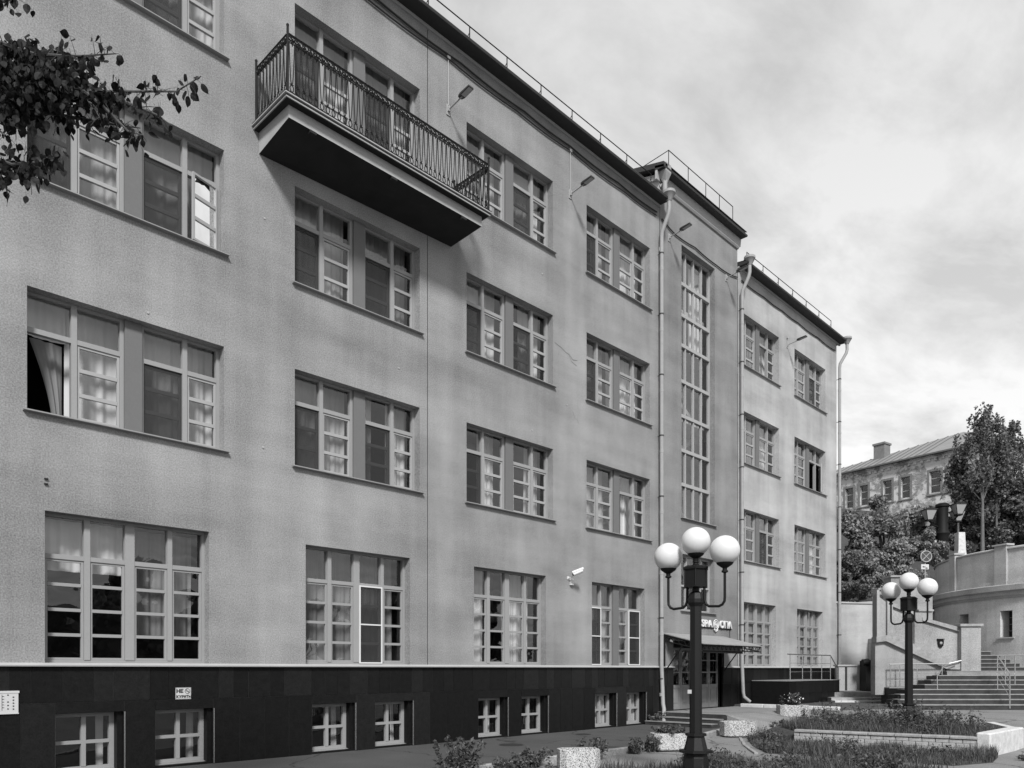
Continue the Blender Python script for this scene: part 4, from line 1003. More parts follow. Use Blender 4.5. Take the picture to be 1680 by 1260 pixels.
def inpoly(x, y, P):
    c = False; j = len(P)-1
    for i in range(len(P)):
        if (P[i][1] > y) != (P[j][1] > y) and x < (P[j][0]-P[i][0])*(y-P[i][1])/(P[j][1]-P[i][1])+P[i][0]: c = not c
        j = i
    return c
def scatter(P, n):
    xs_ = [p[0] for p in P]; ys_ = [p[1] for p in P]; out = []
    while len(out) < n:
        x, y = RNG.uniform(min(xs_), max(xs_)), RNG.uniform(min(ys_), max(ys_))
        if inpoly(x, y, P): out.append((x, y))
    return out
def grass(name, P, n, hf, zf, mtl, wide=.006, patch=None):
    base = np.array(scatter(P, int(n*1.25)))
    pn = np.sin(base[:,0]*2.3+base[:,1]*1.1)+np.sin(base[:,1]*3.1-base[:,0]*1.7+1.3)+.8*np.sin(base[:,0]*6.1+base[:,1]*5.3)
    base = base[pn + RNG.normal(0, .8, len(base)) > -1.3]; m_ = len(base)
    pn = np.sin(base[:,0]*2.3+base[:,1]*1.1)+np.sin(base[:,1]*3.1-base[:,0]*1.7+1.3)+.8*np.sin(base[:,0]*6.1+base[:,1]*5.3)
    h = np.array([hf(x, y) for x, y in base])*(.35+.9*RNG.random(m_)**1.5)*np.clip(1+.28*pn, .35, 1.8); z = np.array([zf(x, y) for x, y in base])
    a = RNG.random(m_)*6.283; lean = h*RNG.uniform(.1, .6, m_); wv = wide*(.6+.9*RNG.random(m_))
    dx, dy = np.cos(a), np.sin(a)
    b0 = np.stack([base[:,0]-dy*wv, base[:,1]+dx*wv, z], 1); b1 = np.stack([base[:,0]+dy*wv, base[:,1]-dx*wv, z], 1)
    m0 = np.stack([base[:,0]+dx*lean*.35-dy*wv*.8, base[:,1]+dy*lean*.35+dx*wv*.8, z+h*.6], 1); m1 = np.stack([base[:,0]+dx*lean*.35+dy*wv*.8, base[:,1]+dy*lean*.35-dx*wv*.8, z+h*.6], 1)
    tp_ = np.stack([base[:,0]+dx*lean, base[:,1]+dy*lean, z+h], 1)
    V = np.stack([b0,b1,m1,m0,tp_], 1).reshape(-1,3); i0 = np.arange(m_)*5
    F_ = [(i,i+1,i+2,i+3) for i in i0] + [(i+3,i+2,i+4) for i in i0]
    me = bpy.data.meshes.new(name); me.from_pydata(V.tolist(), [], F_); me.update()
    return tag(add(name, me, mtl), kind='stuff')
def weeds(name, P, n, h, zf, lab, size=.028, mtl=None, per=60, st=5):
    """a tangle of leafy stems as one mass"""
    pts_ = []; m_ = MB()
    cs = scatter(P, max(4, n//9)); pos = []
    while len(pos) < n:
        c_ = cs[RNG.integers(len(cs))]; x, y = c_[0]+RNG.normal(0,.22), c_[1]+RNG.normal(0,.22)
        if inpoly(x, y, P): pos.append((x, y, .35+.75*((c_[0]*7.3+c_[1]*3.1) % 1)))
    for (x, y, kk) in pos:
        hh = h*kk*RNG.uniform(.5, 1.2); z = zf(x, y); PP, ss_ = herb_points(per, hh, .09, st)
        pts_ += [(x+a, y+b, z+c) for a, b, c in PP]
        for (a, b, dx, dy, q) in ss_[:3]: m_.tube([(x+a,y+b,z),(x+a+dx,y+b+dy,z+q)], .003, 3, .001)
    o = leaf_cloud(name, pts_, size, mtl or M_WEED, aspect=2.2, kind='stuff'); tag(o, lab, 'weeds')
    so_ = add('weed_stems', m_, M_TWIG, o); so_['kind'] = 'stuff'
bedtop = lambda x, y: .17
tag(grass('bed_grass', [(17.85,7.7),(18.6,4.4),(20.6,4.2),(22.2,5.0),(22.6,7.6),(21.3,9.1),(19.45,9.05)], 14000, lambda x, y: .20, bedtop, M_GRASS), 'uneven grass covering the raised bed round the far lamp', 'grass')
weeds('bed_weeds', [(19.0,7.6),(19.0,5.4),(20.8,4.5),(22.0,5.2),(22.4,7.6),(21.3,8.9),(19.9,9.0)], 230, .68, bedtop, 'tall dark weeds in the middle of the raised bed')
strip = [(15.9,7.7),(16.2,4.25),(18.4,3.9),(18.25,4.2),(17.45,8.3),(19.0,9.75),(20.3,10.0),(19.9,9.2),(18.2,8.75),(16.4,8.15)]
strip = [(15.7,7.6),(16.1,4.1),(17.2,3.7),(18.35,3.85),(18.25,4.15),(17.5,7.95),(19.1,9.4),(18.7,9.6),(17.0,8.6)]
tag(grass('verge_grass', strip, 15000, lambda x, y: .17, gh, M_GRASS), 'trampled grass in front of the brick edged bed', 'grass')
weeds('verge_weeds', strip, 110, .34, gh, 'low weeds along the foot of the pale brick bed wall', .03, per=50)
tag(add('verge_soil', MB().prism(strip, -.2, gh(16.5, 6)+.012), M_SOIL), kind='structure')
fore = [(9.9,7.9),(10.9,7.5),(12.2,7.9),(13.4,6.9),(14.9,5.0),(14.3,3.6),(12.5,4.4),(10.4,5.6)]
tag(add('foreground_soil', MB().prism(fore, -.2, -.108), M_SOIL), kind='structure')
tag(grass('foreground_grass', fore, 12000, lambda x, y: .24, gh, M_GRASS), 'long grass round the base of the near street lamp', 'grass')
weeds('foreground_weeds', [(10.6,7.4),(12.2,7.7),(13.2,6.8),(14.5,5.0),(13.8,4.2),(12.5,5.0),(11.2,6.0)], 150, .46, gh, 'tall feathery weeds right of the near street lamp base', .03, per=60)
weeds('crack_weeds', [(19.6,3.4),(20.4,3.7),(21.4,3.75),(20.8,3.3),(17.4,2.9),(16.6,3.3)], 30, .16, gh, 'low weeds in paving cracks right of the white bed end', .03, per=40)
# sunken edge around the lawn patches
def edging(name, pts, lab):
    t = thing(name, lab, 'edging', (pts[0][0], pts[0][1], 0))
    for i in range(len(pts)-1):
        (xa, ya), (xb, yb) = pts[i], pts[i+1]; Lk = math.hypot(xb-xa, yb-ya); n = max(1, int(round(Lk/.8)))
        for k in range(n):
            x, y = xa+(xb-xa)*k/n, ya+(yb-ya)*k/n
            add('kerb_stone', MB().bbox(.008, Lk/n-.008, -.04, .04, -.2, .04, .01), M_KERB, t, (x-pts[0][0], y-pts[0][1], gh(x, y)+random.uniform(-.015,.01)), (0,0,math.atan2(yb-ya, xb-xa)+random.uniform(-.02,.02)))
edging('lawn_edging', [(15.4,7.7),(16.9,8.75),(18.6,9.75)], 'low concrete edging stones along the left of the weedy strip')
pit = thing('paving_gap', 'shallow broken gap in the paving right of the third planter', 'paving gap', (21.2, 9.4, 0))
pm_ = MB()
for a, b in (((20.3,9.7),(20.9,9.1)), ((20.9,9.1),(22.3,9.55)), ((20.5,9.9),(21.3,9.75))):
    pm_.tube([(a[0]-21.2,a[1]-9.4,gh(*a)+.0),(b[0]-21.2,b[1]-9.4,gh(*b)+.0)], .018, 5)
add('crack', pm_, M_INK, pit)

# ------------------------------------------------------------------ stairs, parapet and round tower on the right (built in right / forward metres)
stone = thing('stone_staircase', 'broad dark stone steps climbing to the landing before the round tower', 'staircase', (0,0,0), RF_ROT)
stone.location = W(15.5, 24.7, .38); 
def S(mb_, name, m_, parent=stone, o=(15.5, 24.7, .38)):
    mb_.v = [(a-o[0], b-o[1], c-o[2]) for a, b, c in mb_.v]; return add(name, mb_, m_, parent)
lefts = [12.56, 12.7, 12.95, 13.40, 14.18, 14.62, 15.12, 15.62]
for k in range(8):
    F0 = 24.7 + .40*k; z1 = .40 + .155*(k+1); xl = lefts[k]
    S(MB().box(xl, 22.0, F0+.012, 28.6 if k == 7 else F0+.9, z1-.17 if k else .1, z1-.03), 'riser', M_STEPD)
    S(MB().bbox(xl-.02, 22.02, F0-.01, F0+.44, z1-.03, z1, .008), 'tread', M_STEPT)
S(MB().box(15.62, 22.0, 27.5, 31.0, .3, 1.638), 'landing', M_STEPT)
for k in range(6):
    xr = 19.15 - .36*k; z1 = 1.64 + .145*(k+1)
    S(MB().box(14.3, xr, 28.35, 30.3, z1-.146, z1-.03), 'upper_riser', M_STEPD); S(MB().box(14.3, xr+.02, 28.33, 30.3, z1-.03, z1), 'upper_tread', M_STEPT)
# low steps and side block
S(MB().box(12.3, 14.7, 29.5, 36, .2, .60), 'side_landing', M_KERB); S(MB().box(12.3, 14.7, 29.15, 29.5, .2, .50), 'side_step', M_PAINTKERB)
S(MB().box(12.3, 14.7, 30.4, 36, .3, .78), 'side_landing', M_KERB)
gb = thing('granite_block', 'black granite block with steel railing at the left foot of the steps', 'block', W(13.6, 27.6, .35), RF_ROT)
add('block', MB().box(0, 1.25, 0, .62, 0, .66), M_GRAN2, gb); add('coping', MB().box(-.02, 2.1, -.02, 1.2, .66, .69), M_STEPT, gb)
hr = MB()
for x in (.08, .42, 1.05): hr.tube([(x,.1,.69),(x,.1,1.52)], .018, 8)
hr.tube([(.05,.1,1.52),(2.2,.1,1.55),(2.65,.1,1.66)], .022, 8)
for z in (.92, 1.2): hr.tube([(.08,.1,z),(2.3,.1,z)], .009, 6)
for x in (1.9,): hr.tube([(x,.0,.6),(x,.0,1.54)], .018, 8)
hr.tube([(1.0,-1.3,-.05),(1.0,-1.3,1.1),(1.9,-.1,1.45),(2.5,.05,1.6)], .020, 8); hr.tube([(1.0,-1.3,.3),(1.9,-.1,.8)], .009, 6); hr.tube([(1.0,-1.3,.7),(1.9,-.1,1.15)], .009, 6)
add('railing', hr, M_STEEL, gb)
add('footing', MB().box(.75,1.35,-1.5,-.9,-.2,.06), M_GRAN2, gb)
rr_ = thing('stair_handrail', 'steel handrail with slanting bars on the right edge of the steps', 'handrail', W(16.05, 24.7, .55), RF_ROT)
hr = MB(); hr.tube([(.0,.0,-.12),(0,.0,1.02),(.62,1.6,1.62),(1.8,1.9,1.64)], .022, 8)
for k, (x, y, z) in enumerate(((.62,1.6,.6),(.95,1.7,.66),(1.35,1.8,.66))): hr.tube([(x,y,z-.2),(x,y,1.62)], .018, 8)
for dz in (.25,.5,.75): hr.tube([(.02,.02,1.0-dz),(.6,1.55,1.6-dz)], .010, 6)
add('railing', hr, M_STEEL, rr_)

par = thing('stair_parapet', 'pale rendered parapet wall with piers and slanting band beside the stairs', 'parapet wall', W(15, 27.9, .5), RF_ROT)
def Sp(mb_, name, m_): return S(mb_, name, m_, par, (15, 27.9, .5))
Fp = 27.9
def q(u, v, F=Fp): a = pt(u, v, F); return (a[0], a[2])
def slab(pts_uv, y0, y1, F=Fp): return MB().prof_y([q(u, v, F) for u, v in pts_uv], y0, y1)
Sp(slab([(1437,1140),(1552,1140),(1552,1097),(1452,1052),(1437,1054)], Fp+.05, Fp+.4), 'lower_wall', M_PARAP)
Sp(slab([(1436,1054),(1452,1052),(1552,1098),(1598,1099),(1572,1088),(1461,1041),(1436,1045)], Fp-.10, Fp+.3), 'slanting_band', M_KERB)
Sp(slab([(1438,1046),(1461,1042),(1573,1090),(1573,1035),(1513,1017),(1463,993),(1438,975)], Fp+.06, Fp+.28), 'panel_wall', M_PARAP)
Sp(slab([(1455,1043),(1464,1042),(1464,966),(1455,966)], Fp-.04, Fp+.32), 'pier', M_PARAP); Sp(slab([(1438,1045),(1442,1045),(1442,968),(1438,968)], Fp-.04, Fp+.32), 'pier', M_PARAP)
Sp(slab([(1500,1058),(1513,1063),(1513,1005),(1500,1005)], Fp-.02, Fp+.32), 'pier', M_PARAP)
Sp(slab([(1513,1013),(1513,1018),(1573,1036),(1573,1029)], Fp-.04, Fp+.36), 'coping', M_KERB); Sp(slab([(1464,989),(1464,995),(1500,1010),(1500,1003)], Fp-.04, Fp+.36), 'coping', M_KERB)
Sp(MB().box(*[q(1573,0)[0], q(1605,0)[0]], Fp-.16, Fp+.56, 1.5, q(0,1028)[1]), 'end_pier', M_PARAP); Sp(MB().bbox(q(1570,0)[0], q(1608,0)[0], Fp-.22, Fp+.62, q(0,1028)[1], q(0,1024)[1], .01), 'pier_cap', M_KERB)
def pier(name, u0, u1, vt, F, dpt, zb, m_=None):
    Sp(MB().box(q(u0,0,F)[0], q(u1,0,F)[0], F, F+dpt, zb, q(0,vt,F)[1]), name, m_ or M_PARAP); Sp(MB().box(q(u0-2,0,F)[0], q(u1+2,0,F)[0], F-.06, F+dpt+.06, q(0,vt,F)[1], q(0,vt-3,F)[1]), 'pier_cap', M_KERB)
pier('inner_pier', 1508, 1529, 1003, 28.4, .5, 2.2)
pier('upper_pier', 1442, 1460, 968, 28.4, .5, 3.0)
pier('upper_pier', 1462, 1480, 947, 30.4, .6, 3.0)
Sp(MB().box(q(1480,0,30.5)[0], q(1530,0,30.5)[0], 30.5, 30.9, 3.0, q(0,962,30.5)[1]), 'rear_wall', M_PARAP)
vb = MB().box(0,.24,-.03,.02,0,.03).box(.02,.22,-.02,.02,-.30,0); 
lion = thing('wall_letterbox', 'small dark ornate box fixed to the pale parapet below its coping', 'wall box', W(*[q(1539,0)[0], Fp+.05], q(0,1050)[1]), RF_ROT)
add('box_body', MB().rings([[(.0,0,.02),(.22,0,.02),(.22,.05,.02),(0,.05,.02)], [(.0,-.05,-.02),(.22,-.05,-.02),(.22,.05,-.02),(0,.05,-.02)], [(.02,-.05,-.2),(.20,-.05,-.2),(.20,.05,-.2),(.02,.05,-.2)], [(.08,-.04,-.28),(.14,-.04,-.28),(.14,.05,-.28),(.08,.05,-.28)]]), M_IRON, lion)
add('box_top', MB().box(-.02,.24,-.07,.05,.02,.045), M_IRON, lion); add('emblem', MB().lathe([(.05,0),(.05,.01),(.02,.02)], 10), M_FRAME, lion, (.11,-.05,-.11), (rad(90),0,0))
# small light cuboids: retaining wall and low wall towards the building
ret = thing('retaining_wall', 'tall pale retaining wall between the wing and the stair parapet', 'wall', W(14.5, 34.2, .5), RF_ROT)
def Sr(mb_, name, m_): return S(mb_, name, m_, ret, (14.5, 34.2, .5))
Sr(slab([(1370,1140),(1452,1140),(1452,991),(1430,989),(1406,990),(1370,989)], 34.25, 34.6, 34.2), 'wall', M_WING)
Sr(slab([(1370,989.5),(1452,991),(1452,989),(1430,986.5),(1406,988),(1370,986.5)], 34.2, 34.7, 34.2), 'coping', M_TRIM)
Sr(slab([(1425,1137),(1440,1137),(1440,1048),(1425,1048)], 33.6, 34.24, 34.2), 'buttress', M_WING)
lw_ = thing('low_wall', 'low pale wall block with flat coping at the foot of the retaining wall', 'wall', W(14.6, 33.0, .7), RF_ROT)
S(slab([(1376,1138),(1438,1138),(1438,1093),(1376,1093)], 33.0, 33.4, 33.0), 'wall', M_WING, lw_, (14.6,33.0,.7)); S(slab([(1374,1093),(1439,1093),(1439,1090.5),(1374,1090.5)], 32.95, 33.45, 33.0), 'coping', M_TRIM, lw_, (14.6,33.0,.7))
S(slab([(1386.5,1138),(1389,1138),(1389,1093.2),(1386.5,1093.2)], 32.94, 32.97, 33.0), 'joint_cover', M_DARKMETAL, lw_, (14.6,33.0,.7))
pb = thing('dark_ventilation_box', 'dark metal box with a rounded duct beside the parapet wall', 'ventilation box', W(15.2, 32.2, .7), RF_ROT)
S(slab([(1421,1140),(1438,1140),(1438,1082),(1421,1084)], 32.2, 32.8, 32.2), 'box', M_IRON, pb, (15.2,32.2,.7)); S(MB().tube([pt(1415,1087,32.2), pt(1425,1086,32.2)], .14, 12), 'duct', M_IRON, pb, (15.2,32.2,.7))

# round tower
RC, FC, RR = 25.8, 32.7, 6.87
rt = thing('round_tower', 'pale round rendered tower with moulded band and slit windows', 'tower', W(RC, FC, .5), RF_ROT)
def hitR(u):
    r = (u-840)/1256.7; # ray (r,1)*t hits circle
    a = r*r+1; b = -2*(r*RC+FC); c = RC*RC+FC*FC-RR*RR; disc = b*b-4*a*c
    t = (-b-math.sqrt(max(disc, 0)))/(2*a); return math.atan2(t-FC, r*t-RC), t
niches = []
for (u0, u1, v0, v1) in ((1574.0, 1589.0, 1007, 1024), (1641, 1661, 1001, 1045)):
    a0, t0 = hitR(u0); a1, t1 = hitR(u1); niches.append((a0, a1, EYE+(1097.5-v1)*t1/1256.7, EYE+(1097.5-v0)*t1/1256.7))
aL = math.atan2(0, -1)   # wall angles: build from pi (left) round the front to -pi/2 .. and the rest
angs = sorted(set([-math.pi + 2*math.pi*k/96 for k in range(97)] + [x for nn in niches for x in nn[:2]]))
zsr = sorted(set([.2, 4.55] + [z for nn in niches for z in nn[2:]]))
m = MB()
def cp(a, r, z): return (r*math.cos(a), r*math.sin(a), z-.5)
def isn(a, z): return any(n_[0] < a < n_[1] and n_[2] < z < n_[3] for n_ in [(min(x[0],x[1]), max(x[0],x[1]), x[2], x[3]) for x in niches])
for i in range(len(angs)-1):
    for j in range(len(zsr)-1):
        if isn((angs[i]+angs[i+1])/2, (zsr[j]+zsr[j+1])/2): continue
        m.quad(cp(angs[i],RR,zsr[j]), cp(angs[i+1],RR,zsr[j]), cp(angs[i+1],RR,zsr[j+1]), cp(angs[i],RR,zsr[j+1]))
add('wall', m.mesh('wall'), M_ROUND, rt)
for (a0, a1, z0, z1) in niches:
    a0, a1 = min(a0,a1), max(a0,a1); D_ = .5
    # splayed embrasure: the reveals open outwards
    ii = MB(); s_ = (a1-a0)*.0; ri = RR-D_
    f = lambda a, z: cp(a, ri, z)
    ii.quad(cp(a0,RR,z0),cp(a0,RR,z1),f(a0,z1),f(a0,z0)); ii.quad(cp(a1,RR,z1),cp(a1,RR,z0),f(a1,z0),f(a1,z1)); ii.quad(cp(a0,RR,z1),cp(a1,RR,z1),f(a1,z1),f(a0,z1)); ii.quad(cp(a1,RR,z0),cp(a0,RR,z0),f(a0,z0),f(a1,z0))
    nw = add('slit_window', ii, M_ROUND, rt)
    add('dark_glass', MB().quad(f(a0,z0),f(a1,z0),f(a1,z1),f(a0,z1)), M_INK, nw)
    g_ = MB(); 
    for t_ in (.25, .5, .75): g_.tube([cp(a0,ri+.05,z0+(z1-z0)*t_), cp(a1,ri+.05,z0+(z1-z0)*t_)], .012, 5)
    g_.tube([cp((a0+a1)/2,ri+.05,z0), cp((a0+a1)/2,ri+.05,z1)], .012, 5); add('grille', g_, M_FRAME, nw)
    add('sill', MB().rings([[cp(a0-.012,RR+.06,z0-.05),cp(a0-.012,RR+.06,z0),cp(a0-.012,RR-.1,z0),cp(a0-.012,RR-.1,z0-.05)], [cp(a1+.012,RR+.06,z0-.05),cp(a1+.012,RR+.06,z0),cp(a1+.012,RR-.1,z0),cp(a1+.012,RR-.1,z0-.05)]]), M_TRIM, nw)
def ringband(prof, name, m_, a0=-math.pi, a1=math.pi, n=96):
    mb_ = MB(); rs = []
    for k in range(n+1):
        a = a0+(a1-a0)*k/n; rs.append([cp(a, r, z) for r, z in prof])
    mb_.rings(rs, True); me = mb_.mesh(name, True); return add(name, me, m_, rt)
ringband([(RR-.1,4.50),(RR+.05,4.50),(RR+.07,4.56),(RR+.13,4.60),(RR+.13,4.72),(RR+.15,4.74),(RR+.23,4.78),(RR+.24,4.98),(RR+.12,5.02),(RR-.1,5.03)], 'moulded_band', M_WING)
ringband([(RR-.30,5.02),(RR-.04,5.02),(RR-.04,5.18),(RR-.30,5.18)], 'parapet_base', M_ROUND)
ringband([(RR-.30,5.18),(RR-.09,5.18),(RR-.09,6.42),(RR-.30,6.42)], 'parapet_panel', M_ROUND)
ringband([(RR-.36,6.42),(RR-.03,6.42),(RR-.03,6.47),(RR-.2,6.53),(RR-.36,6.47)], 'parapet_coping', M_TRIM)
for (u0, u1) in ((1558, 1567), (1632, 1651)):
    a0, _ = hitR(u0); a1, _ = hitR(u1)
    ringband([(RR-.33,5.03),(RR+.02,5.03),(RR+.02,6.58),(RR-.33,6.58)], 'parapet_pier', M_WING, a0, a1, 4)
    ringband([(RR-.38,6.58),(RR+.08,6.58),(RR+.08,6.64),(RR-.38,6.66)], 'pier_cap', M_TRIM, a0-.01, a1+.01, 4)
add('terrace', MB().lathe([(RR-.2, 4.4), (RR-.2, 4.52)], 64), M_KERB, rt)

# ------------------------------------------------------------------ hill, brick house, trees
def hillz(R, F): return max(.3, 4.3 + .40*(F-35.0)) if F < 62 else 15.1 + .02*(F-62)
hx = [10.0, 12.5, 14, 16, 18, 20, 24, 28, 34, 42, 55, 80, 140, 260]; hy = [35.0, 36, 38, 41, 44, 48, 52, 56, 60, 66, 80, 120, 200, 400]
v = [tuple(W(R + (F-35)*.10 if i == 0 else R, F, hillz(R, F) + (.0 if F < 36 else .35*math.sin(R*.7+F*.5)))) for F in hy for i, R in enumerate(hx)]
kx = len(hx); f = [(j*kx+i, j*kx+i+1, (j+1)*kx+i+1, (j+1)*kx+i) for j in range(len(hy)-1) for i in range(kx-1)]
me = bpy.data.meshes.new('hillside'); me.from_pydata(v, [], f); tag(add('hillside', me, M_SOIL), kind='structure')

# brick house: wall plane runs from far left to nearer right
ba = pt(1340, 0, 63.9); bb_ = pt(1642, 0, 52.64)
A3, B3 = Vector((ba[0], ba[1])), Vector((bb_[0], bb_[1])); LB = (B3-A3).length; angB = math.atan2(B3.y-A3.y, B3.x-A3.x)
house = thing('brick_house', 'old brick house with peeling plaster and seamed metal roof on the hill', 'house', W(A3.x, A3.y, 11.0), RF_ROT + angB)
def sx(u):   # distance along the house wall seen at photo column u
    r = (u-840)/1256.7; d = (B3-A3)/LB
    s_ = (A3.x - r*A3.y)/(r*d.y - d.x); return s_, A3.y + d.y*s_
EZ = 17.45-11.0
hops = []
for (u0, u1, v0, v1) in ((1387,1400,803,832),(1411,1424,798,830),(1449,1463,791,822),(1478,1493,785,818),(1525,1543,774,811),(1555,1573,766,805),(1600,1618,758,800)):
    s0, F0_ = sx(u0); s1, _ = sx(u1); zc0 = EYE+(1097.5-v1)*F0_/1256.7-11; zc1 = EYE+(1097.5-v0)*F0_/1256.7-11
    hops.append((s0, s1, zc0, zc1))
zb_all = sum(o[2] for o in hops)/len(hops); zt_all = sum(o[3] for o in hops)/len(hops)
hops = [(a, b, zb_all, zt_all) for a, b, _, _ in hops]
add('wall', wall_with_openings(-3, LB, 0, EZ, hops, .25), M_OLDBRICK, house)
add('side_wall', MB().quad((LB,0,0),(LB,11,0),(LB,11,EZ),(LB,0,EZ)), M_OLDBRICK, house); add('rear_wall', MB().quad((-3,11,0),(LB,11,0),(LB,11,EZ),(-3,11,EZ)).quad((-3,0,0),(-3,11,0),(-3,11,EZ),(-3,0,EZ)), M_OLDBRICK, house)
for (a, b, c, d) in hops:
    wv = b-a; hv = d-c
    o = add('window', MB().box(0,.06,.15,.2,0,hv).box(wv-.06,wv,.15,.2,0,hv).box(.06,wv-.06,.15,.2,0,.06).box(.06,wv-.06,.15,.2,hv-.05,hv).box(.06,wv-.06,.15,.2,hv*.33,hv*.33+.06).box(.06,wv-.06,.15,.2,hv*.66,hv*.66+.06), M_FRAME, house, (a, 0, c))
    for k in range(3): pane(o, .05, wv-.05, hv*k/3+.03, hv*(k+1)/3, .19)
    add('surround', MB().box(-.16,-.002,-.03,.0,-.1,hv+.16).box(wv+.002,wv+.16,-.03,.0,-.1,hv+.16).box(-.002,wv+.002,-.03,.0,hv+.002,hv+.16).box(-.22,wv+.22,-.08,0,-.18,-.10), mat('brick_surround', .16, .9, var=.3), o)
add('dark_interior', MB().quad((-3,1.2,0),(LB,1.2,0),(LB,1.2,EZ),(-3,1.2,EZ)), M_IRON, house)
cn = MB().prof_x([(0,EZ-.28),(-.08,EZ-.28),(-.12,EZ-.16),(-.22,EZ-.12),(-.22,EZ),(0,EZ)], -3, LB); 
k = -3.0
while k < LB: cn.box(k, k+.22, -.10, 0, EZ-.46, EZ-.282); k += .5
add('brick_cornice', cn, M_OLDBRICK, house)
hw = 5.5; rh = 2.75; Lh = LB+.4
rf = MB(); s1_ = 9.0
rf.quad((-3.4,-.45,EZ),(Lh,-.45,EZ),(Lh-5.2,hw,EZ+rh),(s1_,hw,EZ+rh)); rf.quad((-3.4,11.4,EZ),(s1_,hw,EZ+rh),(Lh-5.2,hw,EZ+rh),(Lh,11.4,EZ)); rf.quad((-3.4,-.45,EZ),(s1_,hw,EZ+rh),(-3.4,11.4,EZ)); rf.quad((Lh,-.45,EZ),(Lh,11.4,EZ),(Lh-5.2,hw,EZ+rh))
rfo = add('roof', rf, M_TARROOF, house)
sm = MB(); k = -3.0
while k < Lh-5.3:
    t_ = 1.0 if k > s1_ else max(0, (k+3.4)/(s1_+3.4)); 
    sm.tube([(k,-.45,EZ+.02),(k if k > s1_ else k, -.45+(hw+.45)*t_, EZ+rh*t_+.02)], .03, 4); k += .62
add('standing_seams', sm, M_ROOF, rfo)['kind'] = 'stuff'
add('gutter', MB().box(-3.45, Lh+.05, -.52, -.40, EZ-.06, EZ+.05), M_ROOF, house)
s_c, _ = sx(1418); add('chimney', MB().box(s_c-.45, s_c+.45, 2.2, 3.1, EZ+.3, EZ+2.35).box(s_c-.52, s_c+.52, 2.12, 3.18, EZ+2.35, EZ+2.5), mat('brick_surround', .16, .9, var=.3), rfo)

def tree(lab, R, F, z0, H, crown, n, size, mtl, bark=M_BARK, trunk_r=.22, group=None, name='leafy_tree', clumps=26, clump_r=.28, droop=0, fork=None, cat='tree', taper=0):
    """crown: (cx, cy, cz, rx, ry, rz) relative to the foot; leaves gather in clumps with gaps between"""
    p = W(R, F, z0); t = thing(name, lab, cat, p, RF_ROT, group); cx, cy, cz, rx, ry, rz = crown
    rnd = np.random.default_rng(int(abs(R*100+F)))
    C_ = []
    while len(C_) < clumps:
        v_ = rnd.uniform(-1, 1, 3); l_ = np.linalg.norm(v_)
        if l_ > 1 or l_ < .25: continue
        w_ = 1 - taper*(v_[2]+1)/2 if taper else 1 - .45*max(0, v_[2])   # narrower to the top
        C_.append((cx+v_[0]*rx*w_, cy+v_[1]*ry*w_, cz+v_[2]*rz))
    m_ = MB(); m_.tube([(0,0,-.5),(cx*.15,cy*.15,H*.25),(cx*.5,cy*.5,cz*.7),(cx,cy,cz+rz*.55)], trunk_r, 8, trunk_r*.15)
    for c_ in C_[:14]:
        zb = min(c_[2], cz)*random.uniform(.5, .8); f_ = zb/max(cz, .1)
        m_.tube([(cx*f_*.6, cy*f_*.6, zb), ((cx*f_+c_[0])/2, (cy*f_+c_[1])/2, (zb+c_[2])/2+.2), c_], trunk_r*.3, 5, .02)
    add('trunk', m_, bark, t)
    pts_ = []; per = n//clumps
    if droop >= .4:
        for c_ in C_:
            for _ in range(3):
                k_ = per//3; L_ = rnd.uniform(.35, 1.1); o_ = rnd.normal(0, clump_r*(rx+rz)*.35, 3)*np.array([1, 1, .5])
                tt = rnd.random(k_); q_ = np.stack([rnd.normal(0, .05, k_)+tt*rnd.normal(0,.15), rnd.normal(0, .05, k_)+tt*rnd.normal(0,.15), -tt*L_], 1)
                pts_.append(q_ + o_ + np.array(c_))
        C_ = []
    for c_ in C_:
        cr = clump_r*(rx+rz)*.5*rnd.uniform(.7, 1.3); q_ = rnd.normal(size=(per, 3)); q_ /= np.linalg.norm(q_, axis=1)[:, None]; q_ *= (rnd.random((per, 1))**.45)*cr
        q_[:, 2] *= .75
        if droop: q_[:, 2] -= np.abs(rnd.normal(0, droop, per))
        pts_.append(q_ + np.array(c_))
    leaf_cloud('crown', np.concatenate(pts_), size, mtl, t, aspect=1.5)
    return t
def hz_(R, F): return hillz(R, F)-.2
G = 'bushes and trees on the slope behind the retaining wall'
def tr_at(u, vb, vt, F, wpx, *a, **k):
    """tree whose crown spans the given rows at depth F"""
    R = (u-840)*F/1256.7; zt = EYE+(1097.5-vt)*F/1256.7; zb = EYE+(1097.5-vb)*F/1256.7; z0 = min(hz_(R, F), zb); H = zt-z0
    cz = (zt+zb)/2-z0; rz = (zt-zb)/2; rx = wpx/2*F/1256.7
    return tree(k.pop('lab'), R, F, z0, H, (0, 0, cz, rx, rx*.8, rz), *a, **k)
tr_at(1402, 975, 832, 40, 75, 17100, 0.115, M_LEAFT, lab='mid grey leafy tree above the retaining wall beside the pale wing', group=G, clumps=34)
tr_at(1450, 980, 812, 43, 80, 19000, 0.122, M_LEAFT, lab='leafy tree behind the parapet piers, left of the no stopping sign', group=G, clumps=34)
tr_at(1500, 990, 832, 44, 90, 20900, 0.115, M_LEAFL, lab='paler leafy tree directly behind the no stopping sign', group=G, clumps=36)
tr_at(1392, 1000, 905, 37.5, 60, 11400, 0.094, M_LEAFD, lab='dark low bush just over the retaining wall coping', group=G, clumps=22)
tr_at(1432, 1000, 915, 38, 60, 9500, 0.094, M_LEAFT, lab='low bush over the right end of the retaining wall', group=G, clumps=22)
tr_at(1475, 985, 880, 39.5, 70, 11400, 0.101, M_LEAFL, lab='pale bush in front of the slope, left of the lantern column', group=G, clumps=22)
